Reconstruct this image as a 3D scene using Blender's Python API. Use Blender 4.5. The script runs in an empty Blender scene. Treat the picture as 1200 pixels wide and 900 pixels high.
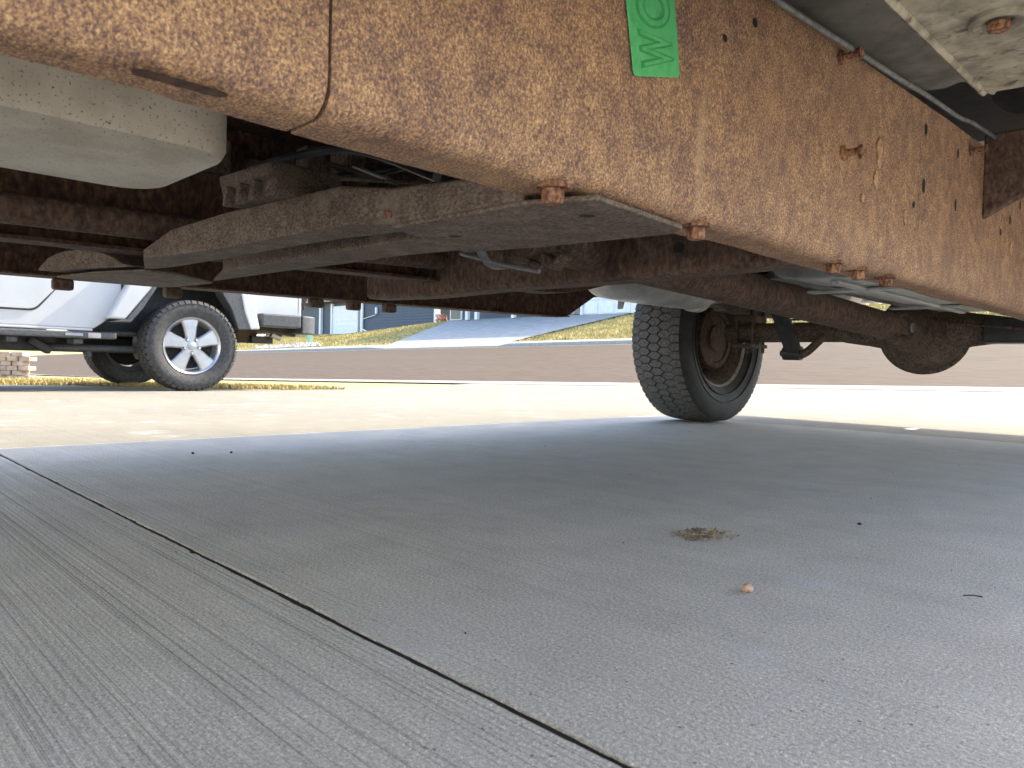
import bpy, bmesh, math, random
from mathutils import Vector, Matrix
random.seed(7)
PI = math.pi
scn = bpy.context.scene
COL = scn.collection

# ------------------------------------------------------------------ camera, world, sun, exposure
CAM_H, FPX = 0.25, 870.0
YAW, PITCH, ROLL = math.radians(45.5), math.atan(22 / FPX), math.radians(1.45)
_f0 = Vector((-math.sin(YAW), math.cos(YAW), 0)); _r0 = Vector((math.cos(YAW), math.sin(YAW), 0)); _u0 = Vector((0, 0, 1))
_f = _f0 * math.cos(PITCH) - _u0 * math.sin(PITCH)
_u1 = _u0 * math.cos(PITCH) + _f0 * math.sin(PITCH)
_u = _u1 * math.cos(ROLL) - _r0 * math.sin(ROLL)
_r = _r0 * math.cos(ROLL) + _u1 * math.sin(ROLL)
CAMPOS = Vector((0, 0, CAM_H))
cam = bpy.data.cameras.new('camera'); camo = bpy.data.objects.new('camera', cam); COL.objects.link(camo)
m = Matrix((_r, _u, -_f)).transposed().to_4x4(); m.translation = CAMPOS
camo.matrix_world = m
cam.sensor_width = 36.0; cam.lens = FPX / 1200 * 36; cam.clip_start = 0.02; cam.clip_end = 2000
cam.dof.use_dof = True; cam.dof.focus_distance = 1.9; cam.dof.aperture_fstop = 20
scn.camera = camo
scn.render.resolution_x, scn.render.resolution_y = 1024, 768

SUN_EL, SUN_ROT = math.radians(43), math.radians(9)
w = bpy.data.worlds.new('World'); scn.world = w; w.use_nodes = True
nt = w.node_tree; bg = nt.nodes['Background']
sky = nt.nodes.new('ShaderNodeTexSky'); sky.sky_type = 'NISHITA'; sky.sun_disc = False
sky.sun_elevation = SUN_EL; sky.sun_rotation = SUN_ROT; sky.air_density = 1.0; sky.dust_density = 1.6; sky.ozone_density = 0.0
nt.links.new(sky.outputs[0], bg.inputs[0]); bg.inputs[1].default_value = 0.15
sl = bpy.data.lights.new('sun', 'SUN'); sl.energy = 2.0; sl.angle = math.radians(0.42); sl.color = (1.0, 0.89, 0.68)
so = bpy.data.objects.new('sun', sl); COL.objects.link(so)
sdir = Vector((math.sin(SUN_ROT) * math.cos(SUN_EL), math.cos(SUN_ROT) * math.cos(SUN_EL), math.sin(SUN_EL)))
so.rotation_euler = (-sdir).to_track_quat('-Z', 'Y').to_euler(); so.location = (0, 0, 30)
scn.view_settings.view_transform = 'Standard'; scn.view_settings.look = 'None'
scn.view_settings.exposure = 2.32; scn.view_settings.gamma = 1.0
scn.cycles.max_bounces = 12; scn.cycles.diffuse_bounces = 6
scn.cycles.use_denoising = True


def P(px, py, **k):
    """World point seen at pixel (px,py) of the 1200x900 photograph lying on the plane x=, y= or z=."""
    d = _f + _r * ((px - 600) / FPX) - _u * ((py - 450) / FPX)
    ax, v = list(k.items())[0]
    i = 'xyz'.index(ax)
    return CAMPOS + d * ((v - CAMPOS[i]) / d[i])


# ------------------------------------------------------------------ materials
def _mat(name):
    m = bpy.data.materials.new(name); m.use_nodes = True
    return m, m.node_tree, m.node_tree.nodes['Principled BSDF']


def _coord(nt, stretch=(1, 1, 1), rot=(0, 0, 0)):
    tc = nt.nodes.new('ShaderNodeTexCoord'); mp = nt.nodes.new('ShaderNodeMapping')
    mp.inputs['Scale'].default_value = stretch; mp.inputs['Rotation'].default_value = rot
    nt.links.new(tc.outputs['Object'], mp.inputs['Vector'])
    return mp.outputs[0]


def _noise(nt, vec, scale, detail=5, rough=.6, dist=0):
    n = nt.nodes.new('ShaderNodeTexNoise'); n.inputs['Scale'].default_value = scale
    n.inputs['Detail'].default_value = detail; n.inputs['Roughness'].default_value = rough; n.inputs['Distortion'].default_value = dist
    nt.links.new(vec, n.inputs['Vector'])
    return n.outputs['Fac']


def _ramp(nt, fac, cols):
    r = nt.nodes.new('ShaderNodeValToRGB'); e = r.color_ramp.elements
    while len(e) < len(cols): e.new(0.5)
    for el, (p, c) in zip(e, cols):
        el.position = p; el.color = (*c, 1) if len(c) == 3 else c
    nt.links.new(fac, r.inputs[0])
    return r.outputs[0]


def _mix(nt, fac, a, b, mode='MIX'):
    mx = nt.nodes.new('ShaderNodeMix'); mx.data_type = 'RGBA'; mx.blend_type = mode
    for i, v in ((0, fac), (6, a), (7, b)):
        if hasattr(v, 'is_output'): nt.links.new(v, mx.inputs[i])
        elif i == 0: mx.inputs[0].default_value = v
        else: mx.inputs[i].default_value = (*v, 1)
    return mx.outputs[2]


def _math(nt, op, a, b=0.0):
    q = nt.nodes.new('ShaderNodeMath'); q.operation = op
    for i, v in ((0, a), (1, b)):
        if hasattr(v, 'is_output'): nt.links.new(v, q.inputs[i])
        else: q.inputs[i].default_value = v
    return q.outputs[0]


def _bump(nt, bsdf, h, strength, dist=.002):
    b = nt.nodes.new('ShaderNodeBump'); b.inputs['Strength'].default_value = strength; b.inputs['Distance'].default_value = dist
    nt.links.new(h, b.inputs['Height']); nt.links.new(b.outputs[0], bsdf.inputs['Normal'])


def simple(name, c1, c2, scale=30, rough=.6, metal=0.0, bump=.15, dist=.002, spec=.5, stretch=(1, 1, 1), lo=.38, hi=.62, spots=None, detail=6):
    m, nt, b = _mat(name)
    v = _coord(nt, stretch); n = _noise(nt, v, scale, detail)
    c = _ramp(nt, n, [(lo, c1), (hi, c2)])
    if spots:
        sc, th, sw, colr = spots
        n2 = _noise(nt, v, sc, 4, .65)
        c = _mix(nt, _ramp(nt, n2, [(th, (0, 0, 0)), (th + sw, (1, 1, 1))]), c, colr)
    nt.links.new(c, b.inputs['Base Color'])
    b.inputs['Roughness'].default_value = rough; b.inputs['Metallic'].default_value = metal; b.inputs['Specular IOR Level'].default_value = spec
    if bump: _bump(nt, b, n, bump, dist)
    return m


def rust(name, dark, mid, tan, light, scale=130, stretch=(1, 1, .55), bump=.6, dist=.0015, shift=0.0, big=.35, dust=None, rough=.85, streak=False, fine=False):
    m, nt, b = _mat(name)
    v = _coord(nt, stretch); v1 = _coord(nt)
    n = _noise(nt, v, scale, 7, .62, .25); n2 = _noise(nt, v1, 7, 4, .6); n3 = _noise(nt, v1, 38, 4, .6)
    f = _math(nt, 'ADD', n, _math(nt, 'MULTIPLY', _math(nt, 'SUBTRACT', n2, .5), big))
    f = _math(nt, 'ADD', f, _math(nt, 'MULTIPLY', _math(nt, 'SUBTRACT', n3, .5), .35))
    f = _math(nt, 'ADD', f, shift)
    if fine:
        f = _math(nt, 'ADD', f, _math(nt, 'MULTIPLY', _math(nt, 'SUBTRACT', _noise(nt, v1, 620, 3, .6), .5), .55))
    c = _ramp(nt, f, [(.32, dark), (.44, mid), (.57, tan), (.74, light)] if fine else [(.33, dark), (.45, mid), (.56, tan), (.72, light)])
    if streak:
        ns = _noise(nt, _coord(nt, (1, 26, 2.2)), 1.0, 4, .6)
        c = _mix(nt, _ramp(nt, ns, [(.62, (0, 0, 0)), (.85, (.4, .4, .4))]), c, (.52, .39, .24))
    if dust:
        col, th, sw = dust
        nd = _noise(nt, v1, 16, 6, .65)
        c = _mix(nt, _ramp(nt, nd, [(th, (0, 0, 0)), (th + sw, (1, 1, 1))]), c, col)
    nt.links.new(c, b.inputs['Base Color'])
    b.inputs['Roughness'].default_value = rough; b.inputs['Specular IOR Level'].default_value = .25
    _bump(nt, b, f, bump, dist)
    return m


def concrete(name, broom, tint=(1, 1, 1)):
    m, nt, b = _mat(name)
    v = _coord(nt)
    spk = _noise(nt, v, 300, 3, .7); spk2 = _noise(nt, v, 720, 2, .6); med = _noise(nt, v, 9, 5, .6); big = _noise(nt, v, 1.1, 4, .55)
    br = _noise(nt, _coord(nt, (.3, 280, 1)), 1.0, 3, .7); br2 = _noise(nt, _coord(nt, (.2, 120, 1)), 1.0, 4, .7)
    g = _math(nt, 'ADD', _math(nt, 'MULTIPLY', spk, .55), _math(nt, 'MULTIPLY', spk2, .45))
    c = _ramp(nt, g, [(.36, (.20, .19, .168)), (.45, (.385, .366, .322)), (.54, (.475, .453, .402)), (.63, (.76, .735, .68))])
    c = _mix(nt, 1.0, c, _ramp(nt, med, [(.3, (.90, .90, .90)), (.7, (1.06, 1.06, 1.06))]), 'MULTIPLY')
    c = _mix(nt, 1.0, c, _ramp(nt, big, [(.3, (.86, .87, .9)), (.7, (1.06, 1.05, 1.03))]), 'MULTIPLY')
    c = _mix(nt, 1.0, c, _ramp(nt, br, [(.34, (1 - .42 * broom,) * 3), (.45, (1, 1, 1)), (.66, (1 + .16 * broom,) * 3)]), 'MULTIPLY')
    c = _mix(nt, 1.0, c, _ramp(nt, br2, [(.34, (1 - .12 * broom,) * 3), (.42, (1, 1, 1)), (.7, (1 + .08 * broom,) * 3)]), 'MULTIPLY')
    c = _mix(nt, 1.0, c, tint, 'MULTIPLY')
    vo = nt.nodes.new('ShaderNodeTexVoronoi'); vo.inputs['Scale'].default_value = 60; nt.links.new(v, vo.inputs['Vector'])
    pit = _ramp(nt, vo.outputs['Distance'], [(.05, (1, 1, 1)), (.10, (0, 0, 0))])
    pit = _math(nt, 'MULTIPLY', pit, _ramp(nt, _noise(nt, v, 22, 2, .5), [(.50, (0, 0, 0)), (.56, (1, 1, 1))]))
    c = _mix(nt, _math(nt, 'MULTIPLY', pit, .6), c, (.07, .066, .06))
    vf = nt.nodes.new('ShaderNodeTexVoronoi'); vf.inputs['Scale'].default_value = 85; nt.links.new(v, vf.inputs['Vector'])
    fl = _math(nt, 'MULTIPLY', _ramp(nt, vf.outputs['Distance'], [(.07, (1, 1, 1)), (.12, (0, 0, 0))]), _ramp(nt, _noise(nt, v, 30, 2, .5), [(.55, (0, 0, 0)), (.6, (1, 1, 1))]))
    c = _mix(nt, _math(nt, 'MULTIPLY', fl, .8), c, (.75, .75, .76))
    pale = _noise(nt, v, 4.2, 5, .7)
    c = _mix(nt, _ramp(nt, pale, [(.56, (0, 0, 0)), (.76, (.5, .5, .5))]), c, (.47, .475, .53))
    dirt = _noise(nt, v, 2.3, 6, .72)
    c = _mix(nt, _ramp(nt, dirt, [(.58, (0, 0, 0)), (.74, (.35, .35, .35))]), c, (.20, .175, .14))
    nt.links.new(c, b.inputs['Base Color']); b.inputs['Roughness'].default_value = .88; b.inputs['Specular IOR Level'].default_value = .3
    h = _math(nt, 'ADD', _math(nt, 'MULTIPLY', g, 1.0), _math(nt, 'MULTIPLY', br, 1.2 * broom))
    h = _math(nt, 'ADD', h, _math(nt, 'MULTIPLY', br2, 1.4 * broom)); h = _math(nt, 'SUBTRACT', h, pit)
    _bump(nt, b, h, .9, .0022)
    return m


MT = {}
MT['rail'] = rust('rail_rust', (.125, .078, .07), (.215, .127, .092), (.40, .235, .125), (.63, .435, .25), 390, stretch=(1, 1, .85), shift=-.015, big=.16, bump=.7, dist=.0011, streak=True, fine=True)
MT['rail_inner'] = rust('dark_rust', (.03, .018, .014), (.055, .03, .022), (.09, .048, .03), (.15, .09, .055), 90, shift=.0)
MT['xmember'] = rust('crossmember_rust', (.068, .05, .041), (.112, .083, .066), (.165, .127, .10), (.25, .205, .165), 320, stretch=(.6, 1, 1), big=.2, dust=((.25, .20, .158), .54, .25))
MT['brown'] = rust('brown_scale_rust', (.05, .032, .025), (.085, .054, .041), (.125, .08, .059), (.18, .125, .09), 110, bump=.25)
MT['scab'] = rust('pale_rust_scab', (.16, .09, .06), (.28, .17, .10), (.46, .29, .16), (.6, .44, .27), 260, bump=.9)
MT['drum'] = rust('drum_rust', (.03, .02, .016), (.055, .034, .026), (.085, .05, .036), (.13, .08, .055), 80, bump=.4)
MT['bolt'] = rust('bolt_rust', (.07, .035, .025), (.15, .07, .045), (.3, .15, .08), (.42, .25, .14), 220, bump=.4)
MT['axle'] = rust('axle_rust', (.045, .032, .026), (.08, .058, .045), (.13, .096, .07), (.19, .145, .11), 190, bump=.3, big=.2, dust=((.2, .155, .11), .55, .25))
MT['pan'] = simple('dusty_pan', (.44, .39, .31), (.58, .53, .44), 14, .62, .25, .3, .001, spots=(320, .60, .06, (.12, .105, .085)))
MT['sill'] = simple('dusty_sill', (.17, .148, .11), (.33, .295, .225), 30, .8, 0, .9, .005, spots=(38, .56, .12, (.09, .07, .05)), detail=8)
MT['floorpan'] = simple('floor_paint', (.09, .09, .082), (.16, .158, .142), 18, .6, .1, .2, .001, spots=(150, .64, .05, (.05, .045, .04)))
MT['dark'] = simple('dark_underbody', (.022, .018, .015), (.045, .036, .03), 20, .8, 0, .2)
MT['galv'] = simple('galvanised_steel', (.33, .33, .32), (.52, .52, .5), 14, .42, .55, .12, .001, stretch=(1, .25, 1), spots=(40, .66, .1, (.2, .19, .17)))
MT['muffler'] = simple('muffler_steel', (.36, .34, .3), (.55, .53, .48), 10, .45, .5, .1, .001, spots=(35, .62, .15, (.22, .18, .13)))
MT['black'] = simple('black_paint', (.012, .013, .013), (.03, .03, .03), 25, .5, 0, .1)
MT['tyre'] = simple('tyre_rubber', (.030, .030, .030), (.062, .060, .057), 40, .82, 0, .15, spots=(160, .68, .05, (.2, .19, .17)))
MT['tyre_side'] = simple('tyre_sidewall', (.012, .012, .012), (.03, .029, .027), 16, .75, 0, .08)
MT['tread'] = simple('tread_rubber', (.05, .048, .046), (.105, .102, .097), 90, .85, 0, .25, spots=(190, .7, .04, (.4, .38, .35)))
MT['rimlip'] = simple('rim_lip_steel', (.36, .31, .24), (.55, .5, .42), 40, .45, .4, .1, spots=(50, .58, .1, (.15, .09, .06)))
MT['cable'] = simple('cable_sheath', (.11, .115, .115), (.19, .19, .185), 60, .55, 0, .1)
MT['tag'] = simple('green_plastic', (.07, .41, .14), (.11, .49, .19), 60, .5, 0, .1, .0004, spots=(130, .63, .06, (.13, .28, .11)))
MT['white_paint'] = simple('white_paint', (.41, .415, .42), (.45, .452, .455), 3, .22, 0, 0)
MT['trim'] = simple('grey_plastic', (.045, .046, .048), (.075, .076, .078), 40, .6, 0, .15)
MT['alloy'] = simple('silver_alloy', (.40, .41, .43), (.50, .505, .52), 10, .33, .8, 0)
MT['chrome'] = simple('bright_steel', (.55, .55, .56), (.7, .7, .7), 20, .3, .8, 0)
MT['glass'] = simple('dark_glass', (.02, .025, .03), (.03, .035, .04), 5, .08, 0, 0)
MT['asphalt'] = simple('asphalt', (.075, .055, .038), (.125, .094, .070), 30, .9, 0, .3, .004, spec=.08, stretch=(.1, 1, 1), lo=.33, hi=.67, spots=(1.2, .55, .2, (.112, .084, .063)))
MT['kerb'] = simple('kerb_concrete', (.28, .26, .22), (.36, .335, .29), 14, .85, 0, .2)
MT['drive_far'] = simple('grey_driveway', (.235, .235, .23), (.30, .30, .29), 3, .88, 0, .2)
MT['gutter'] = simple('gutter_concrete', (.12, .115, .105), (.18, .17, .155), 9, .88, 0, .2)
MT['conc_near'] = concrete('broomed_concrete', 1.0)
MT['conc_far'] = concrete('worn_concrete', .38)
MT['conc_apron'] = concrete('sun_dimmed_apron_concrete', .3, (.54, .518, .462))  # browner pour, tinted further down to hold back the sunlight on it
MT['conc_lane'] = concrete('sun_dimmed_lane_concrete', .5, (.54, .518, .462))  # darker copy of the slab concrete, dimming the sunlit side by colour
MT['soil'] = simple('lawn_soil', (.27, .22, .085), (.42, .34, .13), 6, .95, 0, .4, .02)
MT['blade'] = simple('grass_blade', (.24, .21, .06), (.56, .43, .18), 1.6, .7, 0, 0, lo=.35, hi=.65)
MT['dryblade'] = simple('dry_grass', (.24, .18, .08), (.42, .33, .18), 300, .8, 0, 0)
MT['navy'] = simple('navy_siding', (.045, .06, .085), (.06, .078, .105), 12, .6, 0, .1)
MT['white_siding'] = simple('white_siding', (.66, .67, .68), (.74, .74, .74), 5, .55, 0, .05)
MT['stone'] = simple('stone_veneer', (.11, .105, .10), (.34, .31, .28), 5, .85, 0, .5, .01)
MT['block'] = simple('tan_block', (.30, .235, .2), (.44, .36, .31), 9, .9, 0, .6, .01)
MT['roof'] = simple('roof_shingle', (.06, .058, .056), (.1, .098, .095), 30, .9, 0, .3)
MT['leaf'] = simple('shrub_leaf', (.035, .07, .025), (.07, .11, .04), 20, .6, 0, 0)
MT['pink'] = simple('pink_petal', (.62, .16, .2), (.72, .3, .32), 40, .6, 0, 0)
MT['gravel'] = simple('gravel_stone', (.24, .22, .2), (.5, .47, .43), 6, .9, 0, .2)
MT['dirt'] = simple('dirt_crumb', (.06, .05, .036), (.27, .215, .14), 300, .95, 0, .3)
MT['pebble'] = simple('tan_pebble', (.27, .17, .115), (.52, .37, .28), 160, .7, 0, .2)
MT['blue_paint'] = simple('blue_car_paint', (.12, .2, .33), (.14, .23, .36), 4, .25, .2, 0)
MT['bottle_green'] = simple('utility_green', (.22, .42, .3), (.26, .46, .33), 8, .6, 0, 0)
MT['filler'] = simple('joint_filler', (.010, .009, .008), (.022, .02, .017), 60, .95, 0, .3)


# ------------------------------------------------------------------ mesh builder
class MB:
    def __init__(self): self.v = []; self.f = []
    def add(self, vs, fs):
        n = len(self.v); self.v += [tuple(q) for q in vs]; self.f += [tuple(i + n for i in q) for q in fs]; return self
    def box(self, x0, x1, y0, y1, z0, z1):
        return self.add([(x0, y0, z0), (x1, y0, z0), (x1, y1, z0), (x0, y1, z0), (x0, y0, z1), (x1, y0, z1), (x1, y1, z1), (x0, y1, z1)],
                        [(0, 3, 2, 1), (4, 5, 6, 7), (0, 1, 5, 4), (1, 2, 6, 5), (2, 3, 7, 6), (3, 0, 4, 7)])
    def obox(self, a, b, w, h, up=(0, 0, 1), e=0.0):
        """box from a to b, width w (sideways), height h"""
        a = Vector(a); b = Vector(b); d = (b - a).normalized(); s = d.cross(Vector(up)).normalized(); t = s.cross(d)
        a = a - d * e; b = b + d * e; vs = []
        for p in (a, b):
            for i, j in ((-1, -1), (1, -1), (1, 1), (-1, 1)): vs.append(p + s * (i * w / 2) + t * (j * h / 2))
        return self.add(vs, [(0, 1, 2, 3), (7, 6, 5, 4), (0, 4, 5, 1), (1, 5, 6, 2), (2, 6, 7, 3), (3, 7, 4, 0)])
    def prism(self, poly, ax, lo, hi):
        """poly: 2D outline in the two other axes (cyclic order after ax); extruded along ax"""
        i = 'xyz'.index(ax); n = len(poly)
        def pt(p, q):
            r = [0, 0, 0]; r[i] = q; r[(i + 1) % 3] = p[0]; r[(i + 2) % 3] = p[1]; return r
        vs = [pt(p, lo) for p in poly] + [pt(p, hi) for p in poly]
        fs = [tuple(range(n - 1, -1, -1)), tuple(range(n, 2 * n))] + [(k, (k + 1) % n, n + (k + 1) % n, n + k) for k in range(n)]
        return self.add(vs, fs)
    def loft(self, rings, closed=True, cap=True):
        n = len(rings[0]); vs = [p for r in rings for p in r]; fs = []
        for i in range(len(rings) - 1):
            for k in range(n if closed else n - 1):
                a = i * n + k; b = i * n + (k + 1) % n; fs.append((a, b, b + n, a + n))
        if cap and closed:
            fs.append(tuple(range(n - 1, -1, -1))); m_ = (len(rings) - 1) * n; fs.append(tuple(range(m_, m_ + n)))
        return self.add(vs, fs)
    def tube(self, pts, r, seg=12, cap=True):
        pts = [Vector(p) for p in pts]; rr = r if isinstance(r, (list, tuple)) else [r] * len(pts); rings = []
        prev = None
        for i, p in enumerate(pts):
            d = (pts[min(i + 1, len(pts) - 1)] - pts[max(i - 1, 0)]).normalized()
            s = d.cross(Vector((0, 0, 1)) if abs(d.z) < .95 else Vector((1, 0, 0))).normalized() if prev is None else (prev - d * prev.dot(d)).normalized()
            prev = s; t = d.cross(s)
            rings.append([p + (s * math.cos(2 * PI * k / seg) + t * math.sin(2 * PI * k / seg)) * rr[i] for k in range(seg)])
        return self.loft(rings, True, cap)
    def lathe(self, prof, c=(0, 0, 0), ax='x', seg=48, close=False):
        """prof: list of (axial, radius)"""
        i = 'xyz'.index(ax); rings = []
        for a, r in prof:
            ring = []
            for k in range(seg):
                q = [0, 0, 0]; q[i] = c[i] + a; q[(i + 1) % 3] = c[(i + 1) % 3] + r * math.cos(2 * PI * k / seg); q[(i + 2) % 3] = c[(i + 2) % 3] + r * math.sin(2 * PI * k / seg)
                ring.append(q)
            rings.append(ring)
        if close: rings.append(rings[0])
        return self.loft(rings, True, False)
    def bolt(self, p, d, r=.008, h=.008, washer=True):
        p = Vector(p); d = Vector(d).normalized()
        s = d.cross(Vector((.3, .9, .31))).normalized(); t = d.cross(s)
        def ring(n, rad, q): return [p + d * q + (s * math.cos(2 * PI * k / n) + t * math.sin(2 * PI * k / n)) * rad for k in range(n)]
        if washer: self.loft([ring(14, r * 1.5, -.001), ring(14, r * 1.5, h * .25)])
        return self.loft([ring(6, r, h * .25), ring(6, r, h), ring(6, r * .8, h * 1.15)])
    def build(self, name, mat, parent=None, bevel=0.0, smooth=None, seg=2):
        me = bpy.data.meshes.new(name); me.from_pydata(self.v, [], self.f)
        bm = bmesh.new(); bm.from_mesh(me); bmesh.ops.remove_doubles(bm, verts=bm.verts, dist=1e-6); bmesh.ops.recalc_face_normals(bm, faces=bm.faces); bm.to_mesh(me); bm.free()
        me.materials.append(mat)
        if smooth is not None:
            me.polygons.foreach_set('use_smooth', [True] * len(me.polygons)); me.set_sharp_from_angle(angle=math.radians(smooth))
        o = bpy.data.objects.new(name, me); COL.objects.link(o)
        if bevel:
            b = o.modifiers.new('bevel', 'BEVEL'); b.width = bevel; b.segments = seg; b.limit_method = 'ANGLE'; b.angle_limit = math.radians(35)
        if parent is not None: adopt(o, parent)
        return o


def adopt(o, parent):
    o.parent = parent; o.matrix_parent_inverse = Matrix.Translation(-world_loc(parent))


def world_loc(o):
    """all parents here are unrotated, so their world location is a plain sum"""
    p = Vector(o.location)
    if o.parent is not None: p = p + world_loc(o.parent) + o.matrix_parent_inverse.translation
    return p


def tag(o, label=None, cat=None, group=None, kind=None):
    for k, v in (('label', label), ('category', cat), ('group', group), ('kind', kind)):
        if v: o[k] = v
    return o


def thing(name, loc, label, cat, group=None):
    o = bpy.data.objects.new(name, None); o.location = loc; o.empty_display_size = .1; COL.objects.link(o)
    return tag(o, label, cat, group)


def clone(o, parent, delta):
    """copy of a part (and its sub-parts), moved by delta in world axes"""
    c = o.copy(); COL.objects.link(c); c.parent = parent; c.matrix_parent_inverse = o.matrix_parent_inverse.copy()
    c.location = Vector(o.location) + Vector(delta)
    for ch in list(o.children):
        d = ch.copy(); COL.objects.link(d); d.parent = c; d.matrix_parent_inverse = ch.matrix_parent_inverse.copy()
    return c


def lerp(a, b, t): return a + (b - a) * t
def clamp(v, a, b): return max(a, min(b, v))


# ------------------------------------------------------------------ ground
ROAD_FAR = 17.0
def road_edge(u): return max(8.2 + .27 * u, 3.9) if u < 0 else 8.2 + .05 * u
def z_near(u): return 0.0 if u > -3 else max(-.0115 * (-3 - u), -.16)
def z_redge(u): return .2 + .0235 * clamp(u, -30, 4)
def z_rfar(u): return 1.129 + .016 * clamp(u, -45, 10)
def z_house(u): return 2.5 if u > -30 else max(2.5 - .06 * (-30 - u), 1.9)
def gz(u, s):
    R = road_edge(u)
    if s <= 3.4: return z_near(u)
    if s <= R:
        t = (s - 3.4) / (R - 3.4); return lerp(z_near(u), z_redge(u), t * t * (1.6 - .6 * t))
    if s <= ROAD_FAR: return lerp(z_redge(u), z_rfar(u), (s - R) / (ROAD_FAR - R))
    if s <= 25: return lerp(z_rfar(u), z_house(u), (s - ROAD_FAR) / (25 - ROAD_FAR))
    return z_house(u)


def frange(a, b, n): return [a + (b - a) * i / n for i in range(n + 1)]


def sheet(us, s_lo, s_hi, n, dz, thick=None):
    """sheet on the ground between two lines; thick adds a skirt on every border"""
    mb = MB(); vs = []; fs = []; nu = len(us)
    for u in us:
        a = s_lo(u) if callable(s_lo) else s_lo; b = s_hi(u) if callable(s_hi) else s_hi
        for k in range(n + 1):
            s = lerp(a, b, k / n); vs.append((u, s, gz(u, s) + dz))
    for i in range(nu - 1):
        for k in range(n):
            a = i * (n + 1) + k; fs.append((a, a + n + 1, a + n + 2, a + 1))
    if thick:
        border = [i * (n + 1) for i in range(nu)] + [(nu - 1) * (n + 1) + k for k in range(1, n + 1)] + [i * (n + 1) + n for i in range(nu - 2, -1, -1)] + [k for k in range(n - 1, 0, -1)]
        m0 = len(vs); vs += [(vs[i][0], vs[i][1], vs[i][2] - thick) for i in border]
        L = len(border)
        for q in range(L): fs.append((border[q], m0 + q, m0 + (q + 1) % L, border[(q + 1) % L]))
    return mb.add(vs, fs)


UF = frange(-400, -60, 10) + frange(-56, -22, 34) + frange(-21.5, 6, 55) + frange(7, 40, 20) + frange(60, 400, 8)
gs = [-400, -100, -40, -12, -6, -3, 0, 3.4]
mb = MB(); rows = gs + ['a', 'b', 'c', 'R'] + [ROAD_FAR, 19, 21, 23, 25, 32, 60, 150, 600]
vs = []; fs = []
for u in UF:
    R = road_edge(u)
    for r in rows:
        s = {'a': lerp(3.4, R, .25), 'b': lerp(3.4, R, .5), 'c': lerp(3.4, R, .75), 'R': R}.get(r, r)
        vs.append((u, s, gz(u, s) - .0135))
nr = len(rows)
for i in range(len(UF) - 1):
    for k in range(nr - 1):
        a = i * nr + k; fs.append((a, a + nr, a + nr + 1, a + 1))
ground = mb.add(vs, fs).build('ground', MT['soil'], None, 0, 60)
tag(ground, 'brown soil and turf base under the whole street', None, None, 'structure')

# driveway of cast slabs with a real open joint between them
JS = 0.379
drive = bpy.data.objects.new('driveway', None); drive.location = (-1, 1, 0); COL.objects.link(drive)
tag(drive, 'pale concrete driveway slabs with a dark joint crossing the foreground', None, None, 'structure')
rj = random.Random(3)
def jitter(n=900):
    xs = frange(-9, 4.2, n); off = [0.0] * len(xs); a = 0
    for i in range(len(xs)):
        a = a * .72 + rj.uniform(-1, 1) * .0007; off[i] = a - (.004 * rj.random() ** 3 if rj.random() < .06 else 0)
    return xs, off
def slab_edge_fn(base, sgn):
    xs, off = jitter()
    def f(u):
        t = (u + 9) / 13.2 * 900; i = int(clamp(t, 0, 899)); return base + sgn * (-.0046) + off[i] * (1 if sgn < 0 else -1) * -1
    return f, xs
eA, xsA = slab_edge_fn(JS, 1); eB, xsB = slab_edge_fn(JS, -1)
LJ = -2.31      # added joint by the left shadow edge, bounding the sun-dimming lane tint
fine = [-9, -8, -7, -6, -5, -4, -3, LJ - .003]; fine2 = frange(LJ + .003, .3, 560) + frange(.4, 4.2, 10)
def edge_left(s):  # left border of the driveway: narrows past the parked car
    pts = [(-9, -8.7), (1.5, -8.6), (2.1, -8.14), (3.0, -6.9), (3.95, -6.45), (4.6, -6.6), (6.2, -8.0)]
    if s <= pts[0][0]: return pts[0][1]
    for (a, b), (c, d) in zip(pts, pts[1:]):
        if s <= c: return lerp(b, d, (s - a) / (c - a))
    return pts[-1][1]
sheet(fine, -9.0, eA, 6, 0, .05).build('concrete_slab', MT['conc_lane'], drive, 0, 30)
sheet(fine2, -9.0, eA, 6, 0, .05).build('concrete_slab', MT['conc_near'], drive, 0, 30)
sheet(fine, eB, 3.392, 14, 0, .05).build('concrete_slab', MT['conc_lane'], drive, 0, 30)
sheet(fine2, eB, 3.392, 14, 0, .05).build('concrete_slab', MT['conc_far'], drive, 0, 30)
UD = frange(-6.6, 4.2, 44)
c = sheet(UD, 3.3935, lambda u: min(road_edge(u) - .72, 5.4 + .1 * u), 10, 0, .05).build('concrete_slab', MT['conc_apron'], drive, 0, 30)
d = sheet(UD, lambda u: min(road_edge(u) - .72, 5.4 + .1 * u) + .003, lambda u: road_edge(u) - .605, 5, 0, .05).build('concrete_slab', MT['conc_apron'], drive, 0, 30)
fl = MB().box(-9, 4.2, JS - .02, JS + .02, -.03, -.0028).build('joint_filler', MT['filler'], drive)

UR = frange(-60, -22, 30) + frange(-21.5, 8, 60) + frange(10, 60, 20)
tag(sheet(UR, road_edge, ROAD_FAR - .45, 14, 0).build('road', MT['asphalt'], None, 0, 40), 'worn pinkish grey asphalt street rising gently to the far kerb', None, None, 'structure')
tag(sheet(UR, lambda u: road_edge(u) - .6, lambda u: road_edge(u) - .004, 3, .004).build('gutter', MT['kerb'], None, 0, 40), 'pale concrete gutter pan along the near side of the street', None, None, 'structure')
tag(sheet(UR, ROAD_FAR - .45, ROAD_FAR + .02, 2, .004).build('gutter', MT['gutter'], None, 0, 40), 'grey concrete gutter pan along the far side of the street', None, None, 'structure')
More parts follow.
